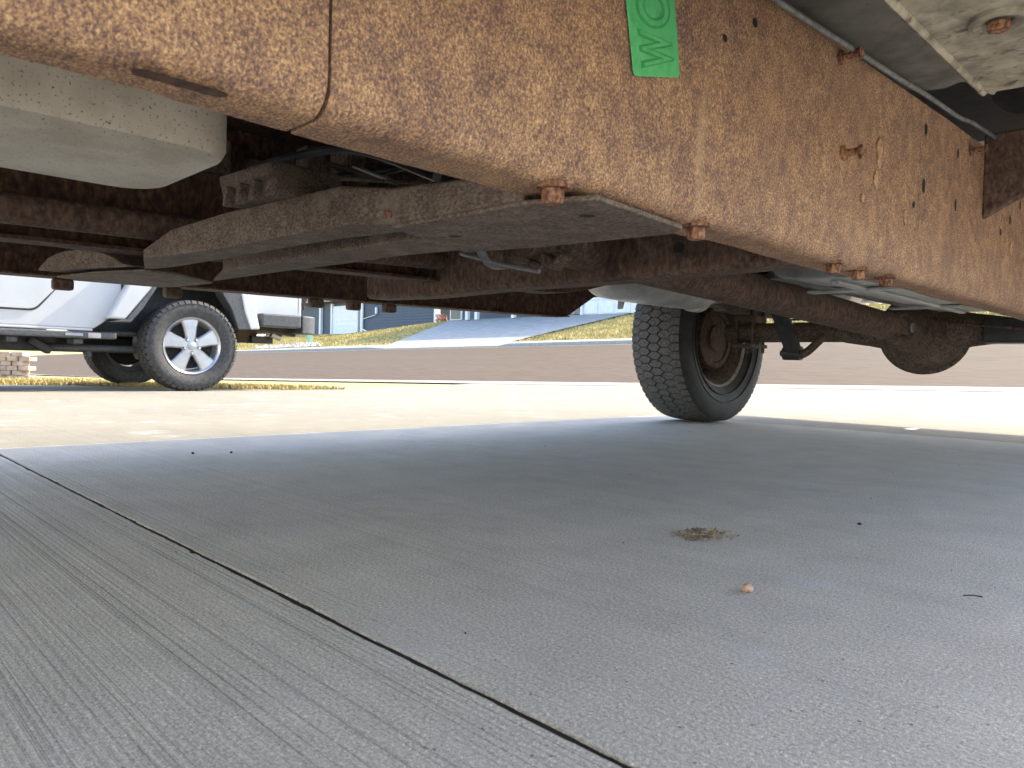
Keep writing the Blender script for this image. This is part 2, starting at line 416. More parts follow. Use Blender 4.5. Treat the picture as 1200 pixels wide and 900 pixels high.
# far kerb: real rolled step
mb = MB(); rings = []
for u in UR:
    z = gz(u, ROAD_FAR); drop = .07 if -25.2 < u < -18.0 else .0
    h = .13 - drop
    rings.append([(u, ROAD_FAR, z - .05), (u, ROAD_FAR + .03, z + h * .85), (u, ROAD_FAR + .07, z + h), (u, ROAD_FAR + .95, gz(u, ROAD_FAR + .95) + .035), (u, ROAD_FAR + .95, z - .05)])
mb.loft(rings, True, True)
tag(mb.build('kerb', MT['kerb'], None, 0, 35), 'pale concrete kerb and walk along the far side of the street', None, None, 'structure')

# driveway across the street
def wedge(s, left):
    t = (s - ROAD_FAR) / 8.0
    return lerp(-25.1, -30.0, t) if left else lerp(-18.3, -18.4, t)
mb = MB(); vs = []; fs = []; ns, nu = 14, 12
for k in range(ns + 1):
    s = lerp(ROAD_FAR + .96, 25.2, k / ns)
    for i in range(nu + 1):
        u = lerp(wedge(s, True), wedge(s, False), i / nu); vs.append((u, s, gz(u, s) + lerp(.038, .06, clamp(k / ns * 3, 0, 1))))
for k in range(ns):
    for i in range(nu):
        q = k * (nu + 1) + i; fs.append((q, q + 1, q + nu + 2, q + nu + 1))
tag(mb.add(vs, fs).build('driveway', MT['drive_far'], None, 0, 40), 'concrete driveway climbing to the white garage across the street, mostly in shade', None, None, 'structure')


def lawn(name, label, cells, n, hgt, dens_rand, wid=.006, mat='blade'):
    """blades of grass over a region sampled by a callable returning (u,s)"""
    mb = MB(); r = random.Random(dens_rand)
    for _ in range(n):
        u, s = cells(r); z = gz(u, s) - .016
        hh = hgt * r.uniform(.5, 1.2); an = r.uniform(0, 2 * PI); lean = r.uniform(.1, .7) * hh; la = r.uniform(0, 2 * PI)
        dx, dy = math.cos(an) * wid * r.uniform(.6, 1.3), math.sin(an) * wid
        mx, my = math.cos(la) * lean * .35, math.sin(la) * lean * .35
        tx, ty = math.cos(la) * lean, math.sin(la) * lean
        mb.add([(u - dx, s - dy, z), (u + dx, s + dy, z), (u + dx * .7 + mx, s + dy * .7 + my, z + hh * .6), (u - dx * .7 + mx, s - dy * .7 + my, z + hh * .6), (u + tx, s + ty, z + hh)], [(0, 1, 2, 3), (3, 2, 4)])
    me = bpy.data.meshes.new(name); me.from_pydata(mb.v, [], mb.f); me.materials.append(MT[mat])
    o = bpy.data.objects.new(name, me); COL.objects.link(o)
    return tag(o, label, None, None, 'stuff')


def near_cells(r):
    while True:
        s = r.uniform(1.0, 4.3); el = edge_left(s)
        u = el - abs(r.gauss(0, 1.1)) if r.random() < .7 else r.uniform(-11.5, el)
        if u < el - .02 and s < lerp(4.0, 2.6, clamp((-6.4 - u) / 6, 0, 1)) + .05 and u > -13: return u, s
lawn('grass', 'narrow strip of patchy grass beyond the parked white vehicle', near_cells, 16000, .055, 1)
def left_cells(r):
    s = r.uniform(ROAD_FAR + 1.0, 26.9); return r.uniform(-52, wedge(s, True) - .1), s
lawn('grass', 'sloping lawn below the navy and white houses across the street', left_cells, 26000, .10, 2, .016)
def right_cells(r):
    s = r.uniform(ROAD_FAR + .98, 26.0); return r.uniform(wedge(s, False) + .05, -2), s
lawn('grass', 'dry mown lawn rising across the street behind the truck wheel', right_cells, 30000, .10, 3, .016)

# smooth
def smooth_path(pts, n=6):
    out = []
    for i in range(len(pts) - 1):
        p0, p1, p2, p3 = pts[max(i - 1, 0)], pts[i], pts[i + 1], pts[min(i + 2, len(pts) - 1)]
        for k in range(n):
            t = k / n; out.append(.5 * ((2 * p1) + (p2 - p0) * t + (2 * p0 - 5 * p1 + 4 * p2 - p3) * t * t + (3 * p1 - p0 - 3 * p2 + p3) * t ** 3))
    return out + [pts[-1]]

# ------------------------------------------------------------------ TRUCK
TR = thing('pickup_truck', (-.97, 1.4, 0), 'rusty old pickup truck seen from underneath, its frame crossing above the driveway', 'truck')
RX = -.46            # outer face of the near frame rail
ZC = .436            # lower corner of the rail
# --- near frame rail: C channel swept along y, slightly wavy
def channel(x_out, x_in, zb, zt, t, r, y):
    sg = 1 if x_out > x_in else -1
    o = []
    for k in range(6):
        a = k / 5 * PI / 2; o.append((x_out - sg * r * (1 - math.cos(a)), zb + r * (1 - math.sin(a))))
    # o runs from (x_out, zb+r) round to (x_out-r, zb)
    out = [(x_out, zt)] + o + [(x_in, zb)] + [(x_in, zb + t)] + [(x_out - sg * (r), zb + t)] + [(x_out - sg * t, zb + r)] + [(x_out - sg * t, zt - t), (x_in, zt - t), (x_in, zt)]
    return [(px, y, pz) for px, pz in out]
rn = random.Random(11)
def rail_rings(x_out, x_in, zb, zt, ys, r=.022, t=.006, wob=.0012):
    rings = []; wv = 0
    for y in ys:
        wv = wv * .8 + rn.uniform(-1, 1) * wob
        rings.append(channel(x_out + wv * .5, x_in(y) if callable(x_in) else x_in, zb(y) + wv, zt(y), t, r, y))
    return rings
zb_near = lambda y: .4175 + .003 * y
flange = lambda y: lerp(-.497, -.525, clamp((y - .05) / .32, 0, 1))
zt_near = lambda y: .700 + .033 * y
SEAM = P(386, 60, x=RX).y
near = MB().loft(rail_rings(RX, flange, zb_near, zt_near, frange(SEAM + .0018, 4.2, 110))).build('frame_rail', MT['rail'], TR, 0, 50)
near['label'] = 'tan rusted frame rail filling the top of the view'
# front section of the rail butts against it: the open seam is the dark vertical line
fr = MB().loft(rail_rings(RX + .0015, flange, zb_near, zt_near, frange(-1.0, SEAM - .002, 50), r=.023)).build('front_rail_section', MT['rail'], near, 0, 50)
MB().box(RX - .02, RX - .009, SEAM - .02, SEAM + .02, .43, zt_near(SEAM) - .01).box(-.512, RX - .03, SEAM - .02, SEAM + .02, .4245, .4262).build('seam_backing', MT['filler'], near)
# bolts on the flange, studs and holes on the web
for (px, py, r) in ((660, 226, .011), (824, 273, .011), (1001, 316, .011), (1031, 324, .011), (1066, 333, .012)):
    q = P(px, py - 6, z=.416); q.x = clamp(q.x, -.515, -.478)
    MB().bolt((q.x, q.y, zb_near(q.y) + .0015), (0, 0, -1), r, .016).build('bolt', MT['bolt'], near, .0012)
for (px, py) in ((988, 180), (985, 68), (1137, 177)):
    q = P(px, py, x=RX)
    m_ = MB().tube([(RX - .002, q.y, q.z), (RX + .03, q.y, q.z)], .0052, 10).tube([(RX - .001, q.y, q.z), (RX + .004, q.y, q.z)], .011, 10)
    m_.tube([(RX + .027, q.y, q.z), (RX + .0275, q.y, q.z), (RX + .031, q.y, q.z)], [.006, .0085, .0085], 10)
    m_.build('stud', MT['bolt'], near, 0, 40)
for (px, py, a, bb) in ((884, 27, .006, .006), (849, 45, .0045, .0045), (1085, 152, .006, .011), (1122, 180, .006, .011), (1082, 218, .007, .014), (1119, 240, .006, .013), (1070, 240, .006, .006), (1183, 258, .007, .012), (1008, 178, .006, .012), (1172, 272, .005, .009), (1195, 240, .006, .012)):
    q = P(px, py, x=RX); n = 14
    ring = lambda k, dx: [(RX + dx, q.y + a * k * math.cos(2 * PI * i / n), q.z + bb * k * math.sin(2 * PI * i / n)) for i in range(n)]
    mb = MB(); mb.add(ring(1.0, .0012), [tuple(range(n))]); mb.build('hole', MT['filler'], near)
rs_ = random.Random(17)
for (px, py, a_, b_) in ((1030, 178, .012, .03), (1026, 212, .010, .016), (1184, 292, .014, .02), (1010, 232, .006, .01), (690, 120, .010, .008), (1060, 255, .009, .016)):
    q = P(px, py, x=RX); n = 16
    ol = [(q.y + a_ * math.cos(2 * PI * i / n) * rs_.uniform(.55, 1.15), q.z + b_ * math.sin(2 * PI * i / n) * rs_.uniform(.6, 1.15)) for i in range(n)]
    MB().prism(ol, 'x', RX - .001, RX + .0022).build('rust_scab', MT['scab'], near, .0008)
# long slot punched in the lower lip near the left edge
c0 = P(165, 86, z=.4175); c1 = P(258, 104, z=.4175)
mb = MB(); pts = []
ya, yb = c0.y, c1.y; xm = (c0.x + c1.x) / 2; hw = .007
for k in range(9): a = PI / 2 + PI * k / 8; pts.append((xm + hw * math.sin(a + PI / 2 * 0) * 1.0, ya + hw * math.cos(a)))
pts = [(xm + hw * math.cos(PI * k / 8), yb + hw * math.sin(PI * k / 8)) for k in range(9)] + [(xm - hw * math.cos(PI * k / 8), ya - hw * math.sin(PI * k / 8)) for k in range(9)]
mb.add([(x, y, .4160) for x, y in pts], [tuple(range(18))]).build('slot', MT['drum'], near)
# spring hanger bracket at the right, dark triangular plate
hg = [(.79, -.462), (.79, -.12), (.70, -.12)]
hg += [(lerp(.66, .602, k / 8) + .012 * math.sin(PI * k / 8), lerp(-.30, -.462, k / 8)) for k in range(9)]
MB().prism(hg, 'y', 1.905, 1.93).build('spring_hanger', MT['brown'], TR, .006)
# --- far frame rail
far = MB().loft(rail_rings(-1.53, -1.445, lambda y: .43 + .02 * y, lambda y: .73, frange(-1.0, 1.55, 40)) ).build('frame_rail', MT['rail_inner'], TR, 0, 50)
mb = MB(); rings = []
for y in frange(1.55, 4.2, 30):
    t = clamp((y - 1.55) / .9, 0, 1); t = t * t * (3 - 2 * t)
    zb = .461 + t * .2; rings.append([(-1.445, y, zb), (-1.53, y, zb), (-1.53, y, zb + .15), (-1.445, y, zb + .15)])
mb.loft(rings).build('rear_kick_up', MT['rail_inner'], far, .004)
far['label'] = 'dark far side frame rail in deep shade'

# --- transmission crossmember: two channel arms between flat end plates
X1 = bpy.data.objects.new('transmission_crossmember', None); X1.location = (-1, .6, .42); COL.objects.link(X1); adopt(X1, TR)
def poly_plate(pts, z0, z1): return MB().prism(pts, 'z', z0, z1)
ZX = .4142
def strip(front, rear, hs, name, parent, t=.006):
    """pressed channel seen from below: front and rear edges of its flat underside (pixels on z=ZX) and wall heights"""
    F = [P(px, py, z=ZX) for px, py in front]; B = [P(px, py, z=ZX) for px, py in rear]
    mb = MB(); rings = []
    for f, b_, h in zip(F, B, hs):
        d = (b_ - f).normalized()
        rings.append([f, f + d * .004 + Vector((0, 0, -.002)), b_ + Vector((0, 0, -.001)), b_ + Vector((0, 0, t)), f + d * .012 + Vector((0, 0, t)), f + d * .014 + Vector((0, 0, h)), f + d * .004 + Vector((0, 0, h)), f + Vector((0, 0, h - .004))])
    mb.loft(rings); return mb.build(name, MT['xmember'], parent, .0015, 40)
strip([(614, 234), (520, 250), (458, 261), (400, 262), (333, 275), (267, 288), (200, 298), (168, 301)],
      [(640, 252), (560, 262), (470, 271), (400, 279), (333, 290), (267, 302), (206, 312), (170, 316)],
      [.03, .036, .042, .046, .048, .050, .040, .012], 'channel_arm', X1)
strip([(640, 262), (540, 276), (470, 281), (400, 293), (330, 305), (262, 318)],
      [(640, 282), (546, 292), (470, 299), (400, 309), (328, 318), (250, 329)],
      [.04, .046, .046, .046, .046, .03], 'channel_arm', X1)
ep = [P(px, py, z=ZX) for px, py in ((700, 226), (614, 233), (458, 262), (545, 291), (640, 284), (790, 268), (800, 262))]
poly_plate([(max(q.x, -1.5), q.y) for q in ep], ZX - .0062, ZX - .0008).build('end_plate', MT['xmember'], X1, .002)
ep = [P(px, py, z=ZX) for px, py in ((170, 314), (110, 317), (66, 322), (120, 328), (200, 334), (250, 329), (205, 318))]
poly_plate([(q.x, q.y) for q in ep], ZX - .006, ZX - .0015).build('end_plate', MT['xmember'], X1, .002)
# pressed cup at the far end
cup = [P(px, py, z=ZX + .004) for px, py in ((58, 318), (110, 318), (168, 314))]
mb = MB(); rings = []
for t in frange(0, 1, 10):
    c_ = cup[0].lerp(cup[2], t); h = .05 * math.sin(PI * clamp(t * 1.1, 0, 1)) ** .6 * (1 - .3 * t) + .004
    rings.append([c_ + Vector((0, -.02, 0)), c_ + Vector((0, .05, 0)), c_ + Vector((0, .05, h * .8)), c_ + Vector((0, .0, h)), c_ + Vector((0, -.02, h * .8))])
mb.loft(rings).build('pressed_cup', MT['xmember'], X1, .002, 40)
for (px, py) in ((688, 253), (533, 277)):
    q = P(px, py, z=ZX - .0065); n = 14
    MB().add([(q.x + .0085 * math.cos(2 * PI * k / n), q.y + .0085 * math.sin(2 * PI * k / n), ZX - .0066) for k in range(n)], [tuple(range(n))]).build('hole', MT['filler'], X1)
q = P(462, 253, z=ZX); MB().bolt((q.x, q.y - .006, ZX + .002), (0, -1, -.6), .005, .004, False).build('bolt', MT['bolt'], X1)
# dark clutter above the crossmember: hoses, harness, brackets
rc = random.Random(21)
for k in range(7):
    a = P(rc.uniform(250, 330), rc.uniform(150, 210), y=rc.uniform(.6, 1.1)); b_ = P(rc.uniform(400, 520), rc.uniform(190, 230), y=rc.uniform(.6, 1.0))
    md = a.lerp(b_, .5) + Vector((0, rc.uniform(-.05, .05), rc.uniform(-.04, .05)))
    MB().tube(smooth_path([a, md, b_]), rc.choice((.003, .005, .008)), 8).build('hose', MT['black'] if k % 2 else MT['axle'], TR, 0, 40)
for (px, py, y, w_, h_) in ((275, 165, .7, .07, .05), (352, 195, .75, .05, .08), (395, 190, .8, .06, .05), (300, 170, .85, .09, .03), (240, 180, .6, .03, .07)):
    q = P(px, py, y=y); MB().box(q.x - w_ / 2, q.x + w_ / 2, y, y + .05, q.z - h_ / 2, q.z + h_ / 2).build('mount_bracket', MT['axle'], TR, .006)
for x in (-1.62, -1.68, -1.9):
    MB().tube(smooth_path([Vector((x, -.6, .62)), Vector((x + .02, .3, .60)), Vector((x - .02, 1.0, .63)), Vector((x + .03, 1.7, .60)), Vector((x + .1, 2.3, .64))]), .005, 8).build('brake_line', MT['cable'], TR, 0, 40)
# --- transmission pan at upper left
q = MB(); sx, sy = -.725, .29
def rbox(x0, x1, y0, y1, z0, z1, r, n=5):
    pts = []
    for (cx, cy, a0) in ((x1 - r, y1 - r, 0), (x0 + r, y1 - r, PI / 2), (x0 + r, y0 + r, PI), (x1 - r, y0 + r, 3 * PI / 2)):
        for k in range(n + 1): a = a0 + PI / 2 * k / n; pts.append((cx + r * math.cos(a), cy + r * math.sin(a)))
    def ring(ins, z): 
        cx, cy = (x0 + x1) / 2, (y0 + y1) / 2; fx = 1 - ins / ((x1 - x0) / 2); fy = 1 - ins / ((y1 - y0) / 2)
        return [(cx + (a - cx) * fx, cy + (b_ - cy) * fy, z) for a, b_ in pts]
    mb = MB(); e = .012
    return mb.loft([ring(e, z0), ring(e * .35, z0 + e * .25), ring(0, z0 + e), ring(0, z1)])
rbox(-.965, -.722, -.75, .325, .447, .56, .045).build('transmission_pan', MT['pan'], TR, 0, 40)
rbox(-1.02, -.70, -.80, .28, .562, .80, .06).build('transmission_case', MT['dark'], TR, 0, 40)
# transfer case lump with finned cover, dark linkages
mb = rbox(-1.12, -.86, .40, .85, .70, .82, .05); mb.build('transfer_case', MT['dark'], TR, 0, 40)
mb = MB(); A = P(254, 206, y=.45); B = P(320, 186, y=.45); Cc = P(330, 226, y=.45); D = P(262, 242, y=.45)
mb.add([A, B, Cc, D, A + Vector((0, .1, 0)), B + Vector((0, .1, 0)), Cc + Vector((0, .1, 0)), D + Vector((0, .1, 0))], [(0, 1, 2, 3), (7, 6, 5, 4), (0, 4, 5, 1), (1, 5, 6, 2), (2, 6, 7, 3), (3, 7, 4, 0)])
hc = mb.build('finned_cover', MT['xmember'], TR, .006)
for t in (.18, .42, .66, .9):
    e = D.lerp(Cc, t); MB().obox(e + Vector((-.004, -.006, -.004)), e + Vector((.006, -.006, .022)), .006, .014, (0, 1, 0)).build('fin', MT['xmember'], hc, .002)
MB().tube([P(345, 185, y=.62), P(335, 235, y=.6)], .003, 8).tube([P(380, 190, y=.8), P(470, 216, y=.72)], .004, 8).tube([P(360, 182, y=.8), P(430, 214, y=.78)], .004, 8).build('linkage_rod', MT['dark'], TR, 0, 40)
MB().obox(P(418, 196, y=.74), P(462, 213, y=.70), .018, .004).build('heat_shield_strip', MT['pan'], TR, .001)
MB().obox(P(365, 180, y=.9), P(372, 212, y=.9), .10, .09).build('mount_bracket', MT['axle'], TR, .006)

# --- second crossmember (face with slot, turned lower lip)
X2 = MB(); ya, yb = 1.19, 1.19
prof = [(1.15, .462), (1.15, .60), (1.157, .60), (1.157, .470), (1.162, .463), (1.225, .463), (1.225, .455), (1.158, .454)]
rings = []
for x in frange(-.475, -1.78, 30):
    w_ = math.sin(x * 9) * .0015; dz = -.034 + (.0 if x > -1.5 else (-1.5 - x) * .02) + w_; dy = -.0 + (x + .475) * -.03
    rings.append([(x, y + dy - .02, z + dz) for y, z in prof])
X2o = X2.loft(rings).build('crossmember', MT['brown'], TR, .0015, 40)
for (px, py, w_) in ((498, 321, .02), (796, 290, .012)):
    q = P(px, py, y=1.128); n = 16
    MB().add([(q.x + w_ * math.cos(2 * PI * k / n), q.y - .002 - (q.x + .475) * .03 * 0, q.z + w_ * .8 * math.sin(2 * PI * k / n)) for k in range(n)], [tuple(range(n))]).build('hole', MT['filler'], X2o)
# exhaust hanger and clamp hanging in front of it
q0 = P(545, 299, y=1.0); q1 = P(640, 288, y=1.0)
cl = MB().tube([P(600, 296, y=1.02), P(680, 280, y=1.02)], .026, 18).build('exhaust_clamp', MT['axle'], TR, 0, 40)
mb = MB(); cc = P(585, 300, y=1.0)
mb.lathe([(-.012, .052), (-.012, .056), (.012, .056), (.012, .052)], (cc.x, cc.y, cc.z + .03), 'x', 32, True).build('clamp_ring', MT['cable'], cl, 0, 40)
mb = MB().obox(P(612, 285, y=.99), P(655, 312, y=.99), .03, .02).obox(P(630, 312, y=.985), P(612, 295, y=.985), .04, .012).obox(P(648, 314, y=.98), P(665, 300, y=.98), .03, .01)
mb.build('clamp_bracket', MT['axle'], cl, .004)
MB().tube([P(540, 297, y=.98), P(560, 302, y=.97), P(600, 312, y=.96), P(632, 318, y=.96)], .0045, 8).build('clamp_strap', MT['cable'], cl, 0, 40)

# --- floor, sills, bed: the body above
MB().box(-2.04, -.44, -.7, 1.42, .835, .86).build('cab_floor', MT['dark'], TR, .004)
body = MB()
def side_profile(x0, x1, zr=.46):
    mbx = MB()
    mbx.prism([(-.72, .93), (-.45, .8), (-.36, zr), (1.30, zr + .01), (1.40, zr + .1), (1.40, 1.18), (-.72, 1.18)], 'x', x0, x1); return mbx
def bed_profile(x0, x1):
    arc = [(3.2 + .50 * math.cos(a), .42 + .50 * math.sin(a)) for a in frange(PI * .94, PI * .06, 14)]
    mbx = MB(); mbx.prism([(1.46, .62)] + [(2.5, .60), (2.72, .59)] + arc + [(3.72, .66), (4.36, .68), (4.36, 1.24), (1.46, 1.24)], 'x', x0, x1); return mbx
side_profile(.07, .11, .62).build('body_side', MT['floorpan'], TR, .006)
side_profile(-2.07, -2.03).build('body_side', MT['floorpan'], TR, .006)
bed_profile(.09, .13).build('bed_side', MT['floorpan'], TR, .006)
bed_profile(-2.09, -2.05).build('bed_side', MT['floorpan'], TR, .006)
MB().box(-2.045, .085, 1.415, 4.33, .865, .89).build('bed_floor', MT['galv'], TR, .004)
MB().box(-2.044, .084, 1.394, 1.43, .80, 1.235).build('bed_headboard', MT['dark'], TR, .004)
MB().box(-.56, .083, 1.425, 2.15, .842, .863).build('bed_shade_panel', MT['black'], TR, .003)  # black sheet added under the pale bed floor, standing in for shade
MB().box(-2.02, .06, 4.335, 4.37, .70, 1.24).build('tailgate', MT['floorpan'], TR, .006)
MB().box(-1.95, .0, 4.40, 4.52, .66, .80).build('rear_bumper', MT['galv'], TR, .02)
MB().prism([(-.72, .87), (-.72, 1.20), (-.3, 1.68), (-.1, 1.74), (1.15, 1.75), (1.40, 1.25), (1.40, .87)], 'x', -2.025, .065).build('cab', MT['floorpan'], TR, .03)
#MB().box(-2.0, .04, -2.05, -2.005, .68, 1.05).build('grille', MT['black'], TR, .01)
#MB().box(-2.06, .10, -2.2, -2.06, .60, .76).build('front_bumper', MT['galv'], TR, .02)
# far rocker: bottom edge with hanging clips
rk = [(-.36, .428), (.36, .428), (1.3, .436), (2.2, .447), (2.28, .452), (2.45, .545), (2.78, .60), (2.78, .84), (-.36, .84)]
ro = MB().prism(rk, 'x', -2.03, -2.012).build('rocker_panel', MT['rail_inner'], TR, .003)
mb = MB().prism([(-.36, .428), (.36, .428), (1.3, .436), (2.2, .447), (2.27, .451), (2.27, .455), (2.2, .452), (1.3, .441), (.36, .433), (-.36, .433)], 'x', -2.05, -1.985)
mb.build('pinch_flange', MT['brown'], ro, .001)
for (px, py) in ((74, 329), (203, 341), (371, 356), (415, 361), (457, 363)):
    q = P(px, py - 7, x=-2.01); zz = .428 + (q.y - .36) * .0102
    MB().box(-2.028, -2.0, q.y - .022, q.y + .022, zz - .028, zz - .001).build('clip', MT['brown'], ro, .006)
for (px, py) in ((66, 217), (33, 251), (163, 252)):
    q = P(px, py, x=-2.01); MB().bolt((-2.012, q.y, q.z), (1, 0, 0), .007, .006).build('bolt', MT['chrome'], ro)
q = P(94, 259, x=-2.0); MB().tube([(-2.012, q.y, q.z), (-1.995, q.y, q.z)], .009, 12).build('green_light_spot', MT['tag'], ro)  # green disc painted in for a small spot of light
# inner floor structure in the dark
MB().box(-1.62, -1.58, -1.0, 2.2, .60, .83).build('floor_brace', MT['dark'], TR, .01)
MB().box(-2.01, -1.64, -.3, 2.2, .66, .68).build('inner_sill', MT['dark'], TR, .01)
MB().tube([(-1.36, -1.0, .47), (-1.36, .2, .47), (-1.37, .7, .48), (-1.42, 1.1, .50), (-1.58, 1.6, .54), (-1.6, 1.9, .545)], .024, 14).build('exhaust_pipe', MT['brown'], TR, 0, 40)
# near sill flange, floor strip and torn edge, upper right
z_s = .60
e0 = P(1000, -30, z=z_s); e1 = P(1160, 115, z=z_s)
out = []
rt = random.Random(5)
for k in range(13):
    t = k / 12; x = lerp(e1.x + .012, .06, t); y = e1.y - .02 + .012 * math.sin(t * 15) + rt.uniform(-.006, .006) - .14 * t * (1 if t < .5 else 1) * .75
    out.append((x, y))
pts = [(e0.x - .003, -.3), (e0.x - .001, .3), (e0.x, e0.y), (e1.x, e1.y - .02), (e1.x + .006, e1.y - .006)] + out + [(.06, -.3)]
si = poly_plate(pts, z_s, z_s + .006).build('sill_plate', MT['sill'], TR, .002)
si['label'] = 'dusty beige sill plate with a torn rear edge'
mb = MB(); rings = []                                   # rolled outer edge, a raised bead
for k in range(20):
    t = k / 19; y = lerp(-.3, e1.y - .03, t); x = lerp(e0.x, e1.x, t); rings.append([(x + .004 * math.cos(a), y, z_s - .001 + .005 * math.sin(a)) for a in frange(0, 2 * PI, 8)[:-1]])
mb.loft(rings).build('rolled_edge', MT['sill'], si, 0, 50)
for k in range(5):                                      # mud ridges near the torn edge
    t = k / 4; x0 = e1.x + .02 + .03 * k; y0 = e1.y - .045 - .025 * k
    MB().tube([(x0 + .02 * math.cos(a), y0 + .012 * math.sin(a) - .004, z_s - .0005) for a in frange(PI * .1, PI * .9, 8)], [.001] + [.0028] * 7 + [.001], 6).build('mud_ridge', MT['sill'], si, 0, 50)
q = P(1171, 22, z=z_s)
MB().lathe([(0, .026), (-.004, .026), (-.006, .022), (-.004, .015), (-.002, .012)], (q.x, q.y, z_s), 'z', 24).build('washer', MT['sill'], si, 0, 40)
MB().bolt((q.x, q.y, z_s - .0015), (0, 0, -1), .011, .009, False).build('bolt', MT['bolt'], si, .001)
zf = .752
g = [P(905, -20, z=zf), P(1000, 55, z=zf), P(1080, 103, z=zf), P(1100, 110, z=zf), P(1133, 112, z=zf), P(1165, 108, z=zf), P(1100, 40, z=zf), P(1040, -20, z=zf)]
pts = [(-.47, -.5), (-.455, g[0].y)] + [(-.452, g[1].y), (-.450, g[2].y - .03)]
jag = [(lerp(-.455, -.235, k / 10), 1.44 + .05 * k / 10 + rt.uniform(-.022, .012)) for k in range(11)]
pts = [(-.50, -.5)] + [(-.50, 1.35)] + jag + [(-.2, .3), (-.2, -.5)]
fp = poly_plate(pts, zf, zf + .005).build('floor_pan', MT['floorpan'], TR, .001)
mb = MB().box(-.235, -.225, -.3, 1.08, z_s + .008, zf - .002); mb.build('sill_web', MT['floorpan'], si, .002)
# round dark cab mount seen in the gap behind the floor pan
MB().lathe([(-.02, .0), (-.02, .06), (.03, .062), (.05, .05), (.07, .0)], (-.33, 1.66, .80), 'y', 28).build('body_mount', MT['black'], TR, 0, 40)
# cable along the rail
cpts = [P(px, py, x=-.44) for px, py in ((880, -22), (910, 0), (960, 33), (1005, 61), (1050, 90), (1085, 111), (1110, 128), (1125, 138), (1140, 144), (1160, 157), (1192, 178))]
cb = MB().tube(smooth_path(cpts), .0042, 10).build('brake_cable', MT['cable'], TR, 0, 50)
e = cpts[-1]; dcc = (cpts[-1] - cpts[-2]).normalized()
MB().tube([e - dcc * .005, e + dcc * .002, e + dcc * .004, e + dcc * .06], [.0045, .0075, .0085, .0085], 12).build('cable_ferrule', MT['pan'], cb, 0, 40)

# --- fuel tank bottom with ribs, right of centre
tk = MB(); rings = []
for y in frange(1.72, 2.85, 14):
    rings.append([(x, y, z) for x, z in ((-.50, .70), (-.498, .50), (-.51, .478), (-.56, .47), (-.70, .468), (-.80, .472), (-.845, .482), (-.86, .50), (-.86, .70))])
tank = tk.loft(rings).build('fuel_tank', MT['galv'], TR, .004, 40)
tank['label'] = 'pale metal tank bottom tucked beside the frame rail'
for x in (-.60, -.72):
    MB().box(x - .012, x + .012, 1.76, 2.8, .459, .472).build('tank_rib', MT['galv'], tank, .005)
for y in (1.95, 2.55):
    MB().box(-.862, -.495, y - .02, y + .02, .4595, .4665).build('tank_strap', MT['galv'], tank, .002)
MB().box(-.90, -.865, 1.8, 2.9, .486, .489).build('tank_flange', MT['galv'], tank)

# --- muffler and tail pipe
mc = P(690, 338, x=-1.58); c1 = (-1.60, .545)
mb = MB(); rings = []
for y, kx, kz in ((1.99, .3, .3), (2.01, .75, .7), (2.05, .95, .95), (2.15, 1, 1), (2.45, 1, 1), (2.55, .97, .97), (2.60, .8, .78), (2.62, .5, .5)):
    rings.append([(-1.60 + .125 * kx * math.cos(a), y, .548 + .062 * kz * math.sin(a)) for a in frange(0, 2 * PI, 28)[:-1]])
mf = mb.loft(rings).build('muffler', MT['muffler'], TR, 0, 50)
MB().tube([(-1.60, 2.56, .548), (-1.60, 2.60, .548)], .07, 24).build('muffler_seam', MT['muffler'], mf, 0, 40)
MB().tube(smooth_path([Vector(p) for p in ((-1.59, 2.60, .55), (-1.56, 2.70, .555), (-1.5, 2.86, .57), (-1.36, 3.0, .63), (-1.3, 3.2, .70), (-1.35, 3.6, .70), (-1.6, 4.2, .66))]), .032, 18).build('tail_pipe', MT['muffler'], TR, 0, 50)
MB().tube([(-1.575, 2.66, .553), (-1.57, 2.685, .554)], .037, 20).build('pipe_clamp', MT['cable'], TR, 0, 40)

# --- rear axle
AY, AZ = 3.20, .405
AXZ = .427
ax = bpy.data.objects.new('rear_axle', None); ax.location = (-.97, AY, AXZ); COL.objects.link(ax); adopt(ax, TR)
MB().tube([(-1.80, AY, AXZ), (-.97, AY, AXZ), (-.14, AY, AXZ)], .044, 24).build('axle_tube', MT['axle'], ax, 0, 40)
df = MB(); rings = []
for dy, r in ((-.17, .05), (-.15, .07), (-.10, .085), (-.06, .12), (-.03, .148), (.0, .155), (.03, .155)):
    rings.append([(-.965 + r * 1.02 * math.cos(a), AY + dy, AXZ - .005 + r * math.sin(a)) for a in frange(0, 2 * PI, 36)[:-1]])
df.loft(rings).build('differential', MT['axle'], ax, 0, 45)
df = MB(); rings = []
for dy, r in ((.03, .168), (.044, .168), (.048, .145), (.085, .135), (.12, .10), (.135, .03)):
    rings.append([(-.965 + r * 1.02 * math.cos(a), AY + dy, AXZ - .005 + r * math.sin(a)) for a in frange(0, 2 * PI, 36)[:-1]])
df.loft(rings).build('differential_cover', MT['axle'], ax, 0, 40)
for k in range(10):
    a = 2 * PI * k / 10 + .31
    MB().bolt((-.965 + .160 * math.cos(a), AY + .028, AXZ - .005 + .158 * math.sin(a)), (0, -1, 0), .009, .012, False).build('bolt', MT['axle'], ax)
for s_ in (-1, 1):
    MB().lathe([(-.12, .047), (-.02, .062), (.05, .075), (.06, .085)] if s_ < 0 else [(-.06, .085), (-.05, .075), (.02, .062), (.12, .047)], (-.965 + s_ * .17, AY, AXZ), 'x', 24).build('axle_collar', MT['axle'], ax, 0, 40)
MB().box(-.74, -.60, AY - .075, AY + .06, AXZ - .052, AXZ + .04).build('axle_bracket', MT['black'], ax, .008)
